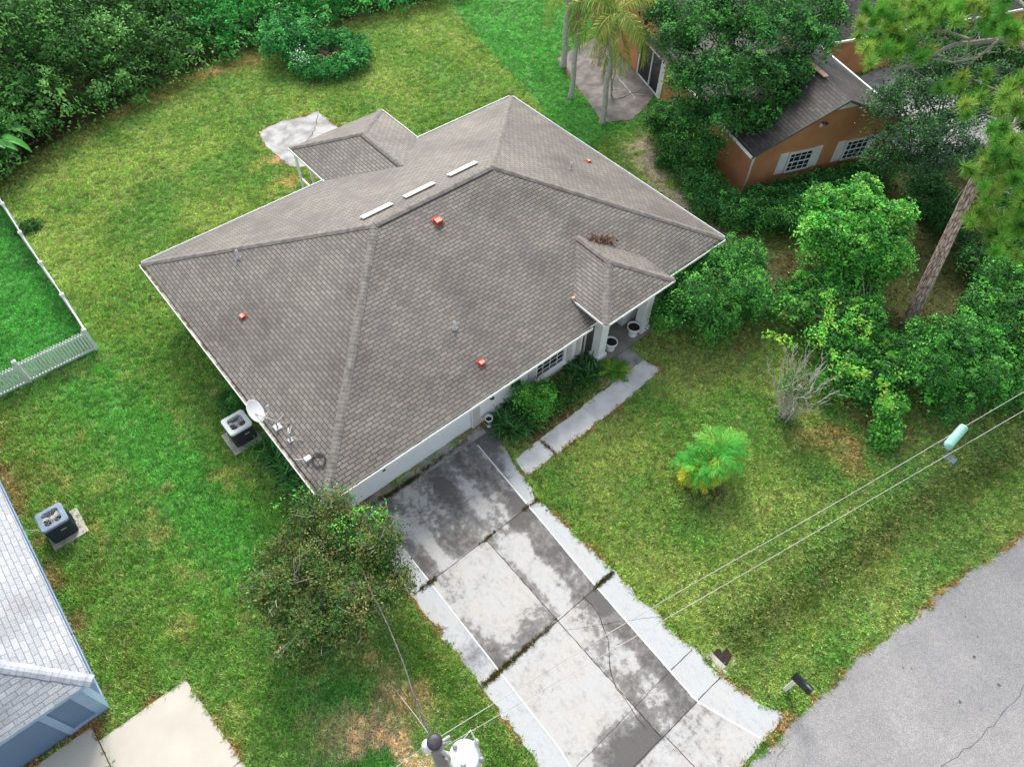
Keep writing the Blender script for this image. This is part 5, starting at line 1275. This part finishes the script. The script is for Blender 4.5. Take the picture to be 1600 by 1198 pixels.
b = MB(); limb(b, gp(965, 155) + [0, 0, .06], gp(1000, 142) + [0, 0, .08], .02, .008, r, n=5, wob=.1); limb(b, gp(985, 150) + [0, 0, .07], gp(1008, 150) + [0, 0, .06], .014, .006, r, n=4, wob=.15); limb(b, gp(952, 142) + [0, 0, .06], gp(970, 141) + [0, 0, .06], .014, .006, r, n=4, wob=.1)
tag(b.build('fallen_branch', M['deadtwig'], None, gp(980, 150)), 'pale fallen palm branch lying across the grey patio', 'branch')

def straps(fb, base, n, L_, cols, r, wd=.03, rad=.12, el=(.5, 1.4), curl=1.5):
    for i in range(n):
        az = r.uniform(0, 6.28); e = r.uniform(*el); d = np.array([math.cos(az), math.sin(az), 0]); s = np.array([-d[1], d[0], 0]); p = np.array(base, float) + np.r_[r.normal(0, rad, 2), 0]
        l_ = L_ * r.uniform(.6, 1.15); col = cols[r.integers(0, len(cols))] * r.uniform(.7, 1.25); k = 6; w0 = 0.5; cu = curl * r.uniform(.5, 1.3)
        for j in range(k):
            t = (j + 1) / k; w1 = math.sin(math.pi * min(.98, .2 + .78 * t)) ; v = d * math.cos(e) + np.array([0, 0, 1.]) * math.sin(e); q = p + v * l_ / k
            fb.quad(p - s * wd * w0, q - s * wd * w1, q + s * wd * w1, p + s * wd * w0, col); p = q; w0 = w1; e -= cu / k
# planting bed in front of the house
t_ = thing('lily_clump', 'dark strappy clump of lilies beside the garage door corner', 'plant', (7.55, -.12, 0)); fb = FB(); r = np.random.default_rng(31)
for (x, y) in ((7.1, .05), (7.5, -.25), (7.9, .1), (7.35, -.5), (8.2, -.1), (7.0, -.35), (7.75, -.6), (7.6, .25)): straps(fb, (x, y, 0), 60, .85, G_DARK * 1.05, r, .028)
fb.build('foliage', t_, 'leafgloss')
shrub('bed_shrub', 'light green leafy shrub right of the dark lilies under the wall', 'shrub', (8.6, -.35, 0), [((8.6, -.3, .65), (.62, .55, .55)), ((8.95, -.1, .6), (.5, .45, .5)), ((8.35, -.55, .4), (.5, .4, .35)), ((8.1, .1, .95), (.4, .3, .4))], 7000, np.vstack([G_MID, G_MID, G_LITE, G_LIME[:1]]), 151, ln=.09, wd=.05)
t_ = thing('spindly_plant', 'tall thin dark stemmed plant rising against the wall beside the carriage lamp', 'plant', (8.05, .25, 0)); b = MB(); r = np.random.default_rng(5)
limb(b, (8.05, .25, 0), (7.95, .3, 1.5), .02, .012, r, n=5, wob=.08); b.build('stem', M['bark'], t_); foliage('foliage', t_, [((7.95, .3, 1.5), (.22, .12, .25))], 260, G_DARK, 9, ln=.1, wd=.06, cl=6, spread=.08)
t_ = thing('cordyline_clump', 'dark mounded leafy plants under the front window by the porch column', 'plant', (11.2, -.15, 0)); fb = FB()
for (x, y) in ((10.9, .1), (11.3, -.1), (11.65, .1), (11.1, -.4), (11.5, -.45)): straps(fb, (x, y, 0), 46, .62, G_DARK, r, .04, .14)
fb.build('foliage', t_, 'leafgloss')
shrub('ground_cover', 'thin weedy ground cover filling the bed below the front window', 'ground cover', (10.0, -.45, 0), [((x, y, .14), (.42, .32, .16)) for x, y in ((9.3, -.1), (9.7, -.5), (10.1, -.05), (10.4, -.6), (10.6, -.1), (9.9, -.85), (9.2, -.75), (10.9, -.8))], 5200, np.vstack([G_OLIVE, G_MID, G_DARK]), 161, ln=.07, wd=.035, cl=10, spread=.12, nst=10, sr=.006)
t_ = thing('fern', 'light green feathery fern beside the porch walkway', 'fern', (12.0, -.85, 0)); fb = FB()
for (x, y) in ((11.95, -.8), (12.12, -.95)):
    for i in range(15): frond(fb, (x, y, .08), r.uniform(0, 6.28), r.uniform(.3, 1.2), .72, 1.5, .17, 20, np.array(lin(96, 150, 54)) if r.random() < .7 else np.array(lin(150, 190, 60)), r, .026, .5, None, .2)
fb.build('frond', t_)
# plants along the left wall
for i, (x, y, n, lab) in enumerate(((-.15, 4.35, 120, 'strappy green clump just behind the air conditioner under the left eave'), (-.1, 3.0, 170, 'largest strappy green clump under the left eave by the satellite dish'), (-.1, 1.7, 150, 'strappy green clump nearest the driveway tree under the left eave'))):
    t_ = thing('lily_clump', lab, 'plant', (x, y, 0), 'strappy plants along the left wall'); fb = FB(); r = np.random.default_rng(300 + i)
    for k in range(3): straps(fb, (x + r.normal(0, .1), y + (k - 1) * .42, 0), n // 3 + 15, .68, np.vstack([G_DARK, G_MID]), r, .022)
    fb.build('foliage', t_, 'leafgloss')
shrub('bush', 'small round green bush behind the air conditioner against the left wall', 'bush', (-.1, 6.9, 0), [((-.15, 6.9, .35), (.42, .55, .38)), ((-.2, 7.5, .25), (.35, .4, .28))], 3200, np.vstack([G_MID, G_DARK]), 171, ln=.08, wd=.045)
shrub('weed_patch', 'low dark leafy weed growing at the foot of the picket fence', 'weed', (*gp(45, 355)[:2], 0), [(gp(42, 355, .15), (.55, .45, .2)), (gp(58, 350, .15), (.35, .3, .18))], 1500, G_DARK, 172, ln=.1, wd=.05, nst=6)
# banana plants at the left edge
for i, (u, v, z, nl, lab) in enumerate(((10, 262, 0, 9, 'banana plant with broad dark leaves cut by the left edge'), (38, 245, 0, 8, 'banana plant with drooping broad leaves beside the dark thicket'))):
    q = gp(u, v); t_ = thing('banana_plant', lab, 'banana plant', q, 'banana plants at the thicket edge'); r = np.random.default_rng(400 + i)
    b = MB(); fb = FB()
    for s_ in range(2):
        o_ = q + np.array([r.normal(0, .35), r.normal(0, .35), 0]); top = o_ + [r.normal(0, .1), r.normal(0, .1), 1.5]
        b.tube([o_ - [0, 0, .05], (o_ + top) / 2, top], [.11, .09, .06], 8)
        for k in range(nl):
            az = 6.28 * k / nl + r.uniform(-.3, .3); e = r.uniform(.2, 1.2); d = np.array([math.cos(az), math.sin(az), 0]); s = np.array([-d[1], d[0], 0]); p = top.copy(); L_ = r.uniform(1.2, 1.8); m = 9; w0 = .03; col = (G_DARK[2] if r.random() < .5 else G_MID[1]) * r.uniform(.8, 1.25)
            for j in range(m):
                t = (j + 1) / m; w1 = .24 * math.sin(math.pi * min(.97, .08 + .9 * t)) ** .7; v_ = d * math.cos(e) + np.array([0, 0, 1.]) * math.sin(e); q2 = p + v_ * L_ / m; up = np.array([0, 0, .12])
                for sg in (-1, 1): fb.quad(p, q2, q2 + s * sg * w1 + up * w1 * 3, p + s * sg * w0 + up * w0 * 3, col * r.uniform(.85, 1.15))
                p = q2; w0 = w1; e -= 1.9 / m
    b.build('stem', M['bark'], t_); fb.build('leaf', t_, 'leafgloss')

# ---- pine
pbase = gp(1413, 517); t_ = thing('pine_tree', 'tall pine with thick reddish plated trunk and long bright needles', 'pine', pbase); r = np.random.default_rng(55)
ptop = near_axis(1602, 118, pbase[0] + .6, pbase[1] + .6)
ph_ = 17.0; lean = (ptop - pbase)[:2] / ptop[2]
b = MB(); n = 24; pts = []; rad = []
for i in range(n + 1):
    z = ph_ * i / n; pts.append(np.array([pbase[0] + lean[0] * z, pbase[1] + lean[1] * z, pbase[2] + z - (.15 if i == 0 else 0)])); rad.append((.34 if i == 0 else .275) * (1 - .72 * i / n))
b.tube(pts, rad, 18)
b.build('trunk', M['pinebark'], t_)
def axis_pt(z): return np.array([pbase[0] + lean[0] * z, pbase[1] + lean[1] * z, z])
tuft = []
def pine_branch(b, line, z0, z1, r0, tips=True, k=5):
    """limb whose bend points are seen along line; heights run from z0 to z1"""
    P = []
    for i, (u, v) in enumerate(line):
        z = z0 + (z1 - z0) * i / max(1, len(line) - 1); P.append(U(u, v, z))
    b.tube(P, [r0 * (1 - .7 * i / (len(P) - 1)) for i in range(len(P))], 7, cap=False)
    return P
b = MB(); limbs = []
for line, z0, z1, r0 in ((((1640, 105), (1600, 72), (1575, 60), (1530, 66), (1490, 70), (1452, 88), (1425, 102), (1395, 108)), 11.0, 10.0, .12),
                         (((1560, 63), (1528, 90), (1490, 98), (1455, 92)), 10.8, 10.2, .05), (((1515, 62), (1480, 50), (1435, 45), (1400, 40)), 10.7, 10.4, .055), (((1575, 60), (1550, 30), (1525, 15), (1490, 5)), 10.9, 11.2, .06),
                         (((1620, 160), (1590, 150), (1555, 140), (1530, 128)), 9.6, 9.2, .05), (((1610, 230), (1575, 195), (1540, 180)), 8.4, 8.2, .05), (((1545, 300), (1556, 330), (1560, 345)), 6.2, 5.6, .035), (((1610, 260), (1580, 255), (1553, 262)), 7.6, 7.3, .03), (((1590, 180), (1560, 240), (1540, 275)), 8.4, 7.2, .04),
                         (((1640, 40), (1600, 10), (1570, -20), (1520, -35)), 11.8, 12.2, .08), (((1452, 88), (1440, 60), (1420, 30)), 10.2, 10.6, .03), (((1425, 102), (1400, 75), (1380, 60)), 10.1, 10.4, .025)):
    P = pine_branch(b, line, z0, z1, r0); limbs += P
    for i in range(len(P)):
        for k in range(3): limb(b, P[i], P[i] + r.normal(0, .55, 3), .018, .006, r, n=4, wob=.25, seg=4)
b.build('branch', M['twig'], t_)
cl_ = []   # needle masses as seen: (u, v, z, spread in pixels, count)
for (u, v, z, su, sv, m) in ((1400, 20, 11.0, 36, 16, 40), (1440, 15, 11.2, 30, 14, 30), (1375, 40, 10.8, 18, 18, 22), (1480, 12, 11.4, 28, 12, 26), (1375, 75, 10.6, 18, 16, 20), (1420, 70, 10.6, 24, 10, 14), (1395, 65, 10.6, 20, 16, 16), (1530, 10, 11.6, 30, 12, 24), (1580, 15, 12.0, 22, 20, 26), (1545, 38, 11.3, 20, 10, 12), (1590, 45, 11.8, 14, 18, 12),
                          (1520, 125, 10.2, 18, 14, 16), (1510, 155, 10.0, 14, 12, 14), (1545, 170, 10.4, 16, 10, 10), (1590, 120, 12.2, 14, 16, 14), (1565, 190, 10.6, 18, 16, 16), (1592, 165, 11.6, 12, 18, 14), (1568, 235, 10.0, 26, 14, 26), (1560, 265, 9.4, 20, 14, 24), (1592, 280, 9.6, 12, 26, 22), (1545, 300, 8.4, 14, 14, 14), (1580, 320, 8.2, 18, 16, 24), (1575, 370, 7.2, 16, 18, 22), (1592, 350, 7.8, 10, 20, 16), (1525, 335, 7.6, 10, 8, 8), (1555, 345, 7.6, 12, 10, 12)):
    for i in range(int(m * (.55 if v < 100 else .42))): cl_.append((u + r.normal(0, su), v + r.normal(0, sv), z + r.normal(0, .25)))
Vn = []; Cn = []
ncol = .82 * C8((92, 150, 56), (112, 162, 64), (76, 130, 50), (130, 166, 70), (104, 142, 60))
for (u, v, z) in cl_:
    c = U(u, v, z); m = 190; ax = unit((np.array([0, 0, .8]) + r.normal(0, .7, 3))[None])[0]
    d = unit(r.normal(0, 1, (m, 3)) * .9 + ax * .75); L_ = r.uniform(.22, .36, (m, 1)); s = unit(np.cross(d, r.normal(0, 1, (m, 3)))) * .010
    o_ = c + ax * r.uniform(-.16, .05, (m, 1)); Vn.append(np.stack([o_ - s, o_ + s, o_ + d * L_ + s * .4, o_ + d * L_ - s * .4], 1)); cc = ncol[r.integers(0, 5)] * r.uniform(.8, 1.2); Cn.append(np.repeat(cc * r.uniform(.75, 1.25, (m, 1)), 4, 0))
np_mesh('needles', np.vstack(Vn), 4, np.vstack(Cn), M['needle'], t_)

# ---- thicket along the back
def thicket():
    r = np.random.default_rng(66); bl = []
    for x in np.arange(-9, 29, 1.15):
        yb_ = float(np.interp(x, THB[:, 0], THB[:, 1])); hmax = float(np.interp(x, [-9, 4, 10, 14, 20, 28], [4.6, 4.4, 3.0, 2.2, 2.4, 3.0]))
        for d in np.arange(.8, 15 if x < 14 else 9, 1.55):
            h = hmax * min(1, .38 + .2 * d) * r.uniform(.55, 1.35); R = r.uniform(.9, 1.9)
            bl.append((np.array([x + r.normal(0, .4), yb_ + d + r.normal(0, .3), h * .55]), (R, R, h * .52)))
    P, O_, cid, CP = cloud(bl, 190000, r, 28, .28, .6, .05)
    x = P[:, 0]; vine = smooth(9.5, 13.5, x + (fbm(P[:, 0], P[:, 1], 2.5, 3, 4) - .5) * 6)
    K = cid.max() + 1
    A = np.vstack([C8((48, 84, 38), (60, 104, 48), (38, 68, 32), (96, 142, 72), (52, 92, 40))]); B = C8((46, 122, 54), (62, 144, 64), (38, 100, 44), (88, 160, 76))
    ca = A[r.integers(0, 5, K)][cid]; cb = B[r.integers(0, 4, K)][cid]
    C = (np.where((r.random(len(P)) < vine)[:, None], cb, ca)) * (1 + r.uniform(-.25, .25, (K, 1)))[cid] * (1 + r.uniform(-.2, .2, (len(P), 1)))
    V = leaves_at(P, O_, r, .2, .1, .25, jit=.38)
    o = np_mesh('thicket', V, 4, np.repeat(C, 4, 0), M['leaf'], None, (10, 32, 0)); o['kind'] = 'stuff'
    o['label'] = 'dense green thicket of trees, shrubs and vines beyond the back lawn'; o['category'] = 'thicket'
thicket()
# overgrown ring shaped planting on the back lawn
mc = gp(515, 100); bl = []
for a in np.linspace(0, 6.28, 13)[:-1]: bl.append((mc + np.array([1.75 * math.cos(a), 1.6 * math.sin(a), .55]), (.85, .85, .6)))
bl += [(mc + [-1.2, 1.6, 1.0], (1.2, 1.0, .9)), (mc + [-2.0, 1.6, 1.0], (1.2, 1.1, .9)), (mc + [-1.6, 2.6, 1.2], (1.5, 1.2, 1.0)), (mc + [0, 2.4, 1.0], (1.3, 1.1, .9))]
r = np.random.default_rng(12); P = U(468, 88, 1.35) + r.normal(0, .3, (60, 3)); FL = (leaves_at(P, np.tile([0, 0, 1.], (60, 1)), r, .08, .07).reshape(60, 4, 3), np.full((240, 3), .7))
mt, CPm = shrub('planting_mound', 'round overgrown planting mound with brown dead centre on the back lawn', 'shrub', mc, bl, 26000, C8((44, 108, 54), (58, 126, 62), (38, 90, 44), (74, 140, 70)), 181, ln=.15, wd=.08, nst=8, stem='bark', extra=FL)
fb = FB(); r = np.random.default_rng(12)
for i in range(1500):
    q = mc + np.array([r.normal(0, .55), r.normal(0, .5), abs(r.normal(.15, .25))]); a = r.uniform(0, 6.28); d = np.array([math.cos(a), math.sin(a), r.normal(0, .8)]) * r.uniform(.05, .2); s = np.array([-d[1], d[0], .2 * d[0]]) * .15
    fb.quad(q - d, q + s, q + d, q - s, np.array(lin(104, 84, 62)) * r.uniform(.35, 1.2))
fb.build('dead_growth', mt, 'leaf')

# ------------------------------------------------------------------ small things
# satellite dish on the left roof edge
def dish(label, c, n, dia, feed_dir, mount, arm=.55):
    t_ = thing('satellite_dish', label, 'satellite dish', mount); c = np.array(c, float); n = np.array(n, float); n /= np.linalg.norm(n)
    b = MB(); R = dia / 2; prof = [(R * k, .16 * R * 1.1 * (k ** 2)) for k in (0.001, .25, .5, .75, .95)] + [(R, .175 * R), (R * 1.0, .155 * R), (R * .9, .12 * R), (R * .5, .02 * R), (.001, -.02)]
    b.lathe(c, prof, 40, 0, n); b.build('reflector', M['can'], t_)
    f = np.array(feed_dir, float); f = unit((f - n * (f @ n))[None])[0]
    tip = c + n * arm * .95 + f * R * .5; p0 = c + f * R * .9
    b = MB(); b.tube([p0, tip], .018, 6, 0); b.bar(tip, tip + n * .02 - f * .14, .06, .06, m=1); b.lathe(tip - f * .14 - n * .02, [(.03, -.09), (.045, -.02), (.02, .06)], 10, 1, -n + f * .4); b.bar(p0 - n * .03, p0 + n * .05, .06, .03, m=2); b.build('feed_arm', [M['can'], M['steel'], M['copper']], t_)
    b = MB(); mt = np.array(mount, float); b.tube([mt, mt + [0, 0, .35], c - n * .06], .028, 8); b.box(mt[0] - .12, mt[0] + .12, mt[1] - .12, mt[1] + .12, mt[2] - .03, mt[2] + .05)
    for s in (-1, 1): b.tube([mt + [.38, s * .22, .16], mt + [0, 0, .28]], .014, 6)
    b.build('mast', M['steel'], t_)
dc = U(397, 643, 3.15); toC = unit((CAM - dc)[None])[0]
ndir = .36 * toC + .93 * unit((.89 * CR[:, 0] + .46 * CR[:, 1])[None])[0]
dish('pale grey satellite dish standing over the left gutter of the brown roof', dc, ndir, .80, -CR[:, 1] * .55 + CR[:, 0] * .5, (.22, 3.25, roofz('l', .22, 3.25)), .55)
# leftover mount and coiled cable beside it
t_ = thing('dish_mount', 'abandoned metal dish foot on the shingles next to the satellite dish', 'mounting bracket', (.28, 2.5, roofz('l', .28, 2.5)))
b = MB(); z = roofz('l', .28, 2.5); b.box(.20, .36, 2.44, 2.60, z - .03, z + .045); b.tube([(.28, 2.52, z + .03), (.28, 2.52, z + .30), (.40, 2.72, z + .38)], .03, 8); b.tube([(.55, 2.9, roofz('l', .55, 2.9) + .02), (.30, 2.55, z + .25)], .014, 6); b.tube([(.55, 2.2, roofz('l', .55, 2.2) + .02), (.30, 2.50, z + .25)], .014, 6)
b.build('bracket', M['steel'], t_)
t_ = thing('junction_box', 'small white cable box with looped black cable low on the left roof slope', 'cable box', (.36, 1.45, roofz('l', .36, 1.45)))
b = MB(); z = roofz('l', .33, 1.5); b.box(.24, .44, 1.45, 1.62, z - .02, z + .11); b.tube([(.05, 1.85, 2.62), (.1, 1.75, 2.66), (.22, 1.62, z + .04)], .014, 6); b.build('box', M['can'], t_, bevel=.01)
b = MB(); pts = []
for k in range(40):
    a = k * .42; x = .52 + .20 * math.cos(a) + k * .002; y = 1.22 + .26 * math.sin(a); pts.append((x, y, roofz('l', x, y) + .02 + .05 * abs(math.sin(k * .7))))
b.tube(pts, .012, 5, cap=False); b.tube([(.44, 1.5, z + .05), pts[0]], .012, 5); b.tube([pts[-1]] + [(x, y, roofz('l', x, y) + .012) for x, y in ((.62, .95), (.60, .6), (.45, .3), (.38, .12))], .012, 5); b.build('cable', M['wireblack'], t_)

# planters
def urn(label, p, s, sub=None):
    t_ = thing('planter', label, 'planter', p, 'white urn planters on the porch')
    b = MB(); b.lathe(p, [(.15 * s, 0), (.19 * s, .02 * s), (.19 * s, .07 * s), (.15 * s, .10 * s), (.20 * s, .20 * s), (.24 * s, .34 * s), (.25 * s, .40 * s), (.285 * s, .42 * s), (.285 * s, .50 * s), (.255 * s, .50 * s), (.235 * s, .44 * s), (.05 * s, .435 * s)], 26); b.build('pot', M['white'], t_)
    b = MB(); b.lathe((p[0], p[1], p[2] + .44 * s), [(.235 * s, 0), (.16 * s, .03 * s), (.02 * s, .02 * s)], 22); b.build('soil', M['soil'], t_)
urn('white urn planter standing free on the porch in front of the door', (14.02, -.02, .1), 1.0); urn('white urn planter half hidden behind the porch column', (12.75, .02, .1), .95)
t_ = thing('flower_pot', 'small white pot on a stand at the corner of the garage', 'flower pot', (6.66, .30, .03)); b = MB(); b.lathe((6.66, .30, .0), [(.10, 0), (.10, .03), (.035, .06), (.03, .26), (.05, .30), (.10, .32), (.15, .46), (.16, .52), (.135, .52), (.12, .44), (.01, .43)], 20); b.build('pot', M['can'], t_); b = MB(); b.lathe((6.66, .30, .43), [(.12, 0), (.05, .05), (.01, .06)], 14); b.build('soil', M['soil'], t_)
# flat stones by the walkway
b = MB(); pts = dense_jag(np.array([[11.0, -1.12], [11.75, -1.2], [11.8, -.75], [11.35, -.62], [11.05, -.75]]), .04, .12, 7); b.prism(pts, -.05, .05)
tag(b.build('stepping_stone', M['stone'], None, (11.4, -.9, 0)), 'flat sandy stone lying beside the porch walkway', 'stone')

# mailbox
mb = gp(1226, 1077); t_ = thing('mailbox', 'black mailbox on a white post by the road', 'mailbox', mb)
b = MB(); b.box(mb[0] - .055, mb[0] + .055, mb[1] - .055, mb[1] + .055, -.1, 1.0); b.box(mb[0] - .055, mb[0] + .055, mb[1] - .42, mb[1] + .10, 1.0, 1.07); b.build('post', M['white'], t_)
b = MB(); n = 9; yk0, yk1 = mb[1] - .46, mb[1] + .14; k = len(b.v); prof = [(-.10, 1.07), (.10, 1.07)] + [(.10 * math.cos(a), 1.20 + .10 * math.sin(a)) for a in np.linspace(0, math.pi, n)]
m_ = len(prof)
for y in (yk0, yk1): b.v += [(mb[0] + p[0], y, p[1]) for p in prof]
for i in range(m_): j = (i + 1) % m_; b.face([k + i, k + j, k + m_ + j, k + m_ + i], smooth=i > 1)
b.face([k + i for i in range(m_)]); b.face([k + m_ + i for i in range(m_ - 1, -1, -1)]); bx_ = b.build('box', M['black'], t_)
b = MB(); b.box(mb[0] - .115, mb[0] - .102, yk0 + .16, yk0 + .20, 1.12, 1.34); b.build('flag', M['dark'], bx_)
# culvert mouth beside the driveway
cv = gp(1126, 1022); t_ = thing('culvert', 'sloped concrete culvert mouth with dark opening beside the driveway', 'culvert', (cv[0], cv[1], -.2))
b = MB(); cx, cy = 6.78, -10.72
b.hexa([(cx - .42, cy - .42, -.3), (cx - .05, cy - .36, -.3), (cx - .05, cy + .30, -.3), (cx - .42, cy + .40, -.3), (cx - .46, cy - .46, .026), (cx - .16, cy - .38, .022), (cx - .16, cy + .28, .022), (cx - .46, cy + .42, .026)])
b.hexa([(cx - .1, cy - .52, -.3), (cx + .34, cy - .36, -.3), (cx + .34, cy - .30, -.3), (cx - .1, cy - .40, -.3), (cx - .16, cy - .50, .02), (cx + .30, cy - .36, -.10), (cx + .30, cy - .30, -.10), (cx - .16, cy - .38, .02)])
b.build('headwall', M['pad'], t_)
b = MB(); b.poly([(cx - .158, cy - .30, .016), (cx + .28, cy - .20, -.09), (cx + .36, cy + .06, -.10), (cx + .10, cy + .05, -.05), (cx + .20, cy + .24, -.08), (cx - .158, cy + .22, .016)]); b.build('opening', M['soil'], t_)  # flat dark sheet painted in for the shade inside the culvert mouth

# roadside pedestal closure on the line, meter lid in the grass
t_ = thing('meter_lid', 'small grey utility lid lying flush in the grass under the power lines', 'utility lid', gp(1484, 716)); q = gp(1484, 716); b = MB(); b.box(q[0] - .16, q[0] + .16, q[1] - .22, q[1] + .22, -.1, .02); b.box(q[0] - .12, q[0] + .12, q[1] - .18, q[1] + .18, .02, .026); b.build('lid', M['bluegrey'], t_, bevel=.01)

# utility pole, transformer, lines
PT = U(679, 1158, 8.6); pole = thing('utility_pole', 'weathered wooden utility pole with white transformer can at the bottom edge', 'utility pole', (PT[0], PT[1], 0))
b = MB(); b.tube([(PT[0], PT[1], z) for z in (-.2, 2, 4, 6, 8.6)], [.16, .15, .14, .13, .12], 14); b.build('pole', M['polewood'], pole)
b = MB(); b.lathe((PT[0], PT[1], 8.59), [(.135, -.1), (.14, .02), (.10, .05), (.04, .06)], 14); b.build('pole_cap', M['dark'], pole)
TC = U(726, 1181, 7.9); 
b = MB(); b.lathe((TC[0], TC[1], 6.95), [(.24, 0), (.27, .03), (.27, .92), (.285, .93), (.285, .97), (.24, 1.0), (.02, 1.02)], 28); b.build('transformer', M['can'], pole)
b = MB(); d_ = np.array([TC[0], TC[1], 7.4]); p_ = np.array([PT[0], PT[1], 7.4]); b.bar(p_, d_, .10, .10); b.bar(p_ + [0, 0, .35], d_ + [0, 0, .35], .08, .05); b.build('bracket', M['steel'], pole)
for u, v in ((711, 1166), (724, 1196), (744, 1158), (752, 1186)):
    q = U(u, v, 7.95); b = MB(); b.lathe((q[0], q[1], 7.86), [(.045, 0), (.035, .04), (.055, .06), (.032, .08), (.05, .11), (.03, .13), (.04, .16), (.012, .2)], 12); b.build('bushing', M['steel'] if u != 744 else M['can'], pole)
LC = U(668, 1163, 8.5); b = MB(); b.lathe((LC[0], LC[1], 8.30), [(.05, 0), (.10, .04), (.115, .12), (.10, .2), (.05, .25), (.01, .26)], 18); b.bar((LC[0], LC[1], 8.36), (PT[0], PT[1], 8.36), .05, .05); b.build('insulator', M['can'], pole)
b = MB(); b.tube([U(680, 1165, 8.3), U(700, 1180, 8.0), U(708, 1195, 7.8)], .035, 6); b.tube([U(690, 1158, 8.4), U(702, 1150, 8.3)], .03, 6); b.tube([U(690, 1162, 8.3), U(704, 1158, 8.2)], .02, 6)
b.tube([U(718, 1160, 8.25), U(728, 1150, 8.2), U(735, 1140, 8.2)], .012, 5); b.tube([U(735, 1140, 8.2), U(744, 1158, 8.05), U(749, 1175, 8.0), U(757, 1186, 7.9)], .016, 5); b.build('hardware', M['steel'], pole)
def line(name, label, pts, rad, mat_, group=None, n=10):
    P = [np.array(p, float) for p in pts]; Q = []
    # smooth run through the points
    for i in range(len(P) - 1):
        p0, p1, p2, p3 = P[max(0, i - 1)], P[i], P[i + 1], P[min(len(P) - 1, i + 2)]
        for k in range(n):
            t = k / n; Q.append(.5 * ((2 * p1) + (p2 - p0) * t + (2 * p0 - 5 * p1 + 4 * p2 - p3) * t * t + (3 * p1 - p0 - 3 * p2 + p3) * t ** 3))
    Q.append(P[-1]); b = MB(); b.tube(Q, rad, 6)
    return tag(b.build(name, M[mat_], None, Q[0]), label, 'power line', group)
G_ = 'overhead power lines from the pole'
e1 = U(1600, 612, 7.8); m1 = U(1020, 948, 8.1); s1 = U(690, 1149, 8.5); a1 = U(610, 1204, 8.4)
line('power_line', 'upper bare power line crossing the lawn and carrying the seafoam case', [a1 + (a1 - s1) * 6, a1, s1, m1, U(1310, 783, 7.9), e1, e1 + (e1 - m1) * 1.2], .0075, 'wire', G_)
e2 = U(1600, 641, 7.8); m2 = U(1038, 968, 8.1); s2 = U(700, 1163, 8.3); a2 = U(655, 1197, 8.2)
line('power_line', 'lower bare power line crossing the lawn nearest the road', [a2 + (a2 - s2) * 6, a2, s2, m2, U(1310, 810, 7.9), e2, e2 + (e2 - m2) * 1.2], .0075, 'wire', G_)
line('service_cable', 'black twisted service cable running from the pole into the driveway tree', [U(676, 1156, 8.4), U(650, 1095, 7.1), U(628, 1030, 5.9), U(602, 968, 4.8), U(577, 918, 3.7), U(556, 868, 2.9), np.array([.05, 1.0, 2.62])], .018, 'wireblack')
line('guy_wire', 'thin pale guy wire from the pole down to the worn grass', [U(674, 1152, 8.4), U(645, 1112, 4.6), np.array([*U(612, 1070, 0)[:2], -.05])], .010, 'wire')
t_ = thing('splice_case', 'seafoam green cylindrical splice case hanging on the upper power line', 'cable splice case', U(1493, 681, 7.9))
ca, cb = U(1508, 665, 8.1), U(1477, 700, 7.75); dd = unit((cb - ca)[None])[0]; L_ = np.linalg.norm(cb - ca)
b = MB(); b.lathe(ca, [(.05, 0), (.095, .02), (.105, .06), (.105, L_ * .8), (.115, L_ * .8), (.115, L_ * .88), (.105, L_ * .9), (.10, L_ * .97), (.04, L_)], 20, 0, dd); b.build('case', M['teal'], t_)
b = MB(); b.tube([cb - dd * .04, cb + [-.05, .12, .05], U(1478, 685, 7.86)], .025, 6); b.build('cable_tail', M['wireblack'], t_)
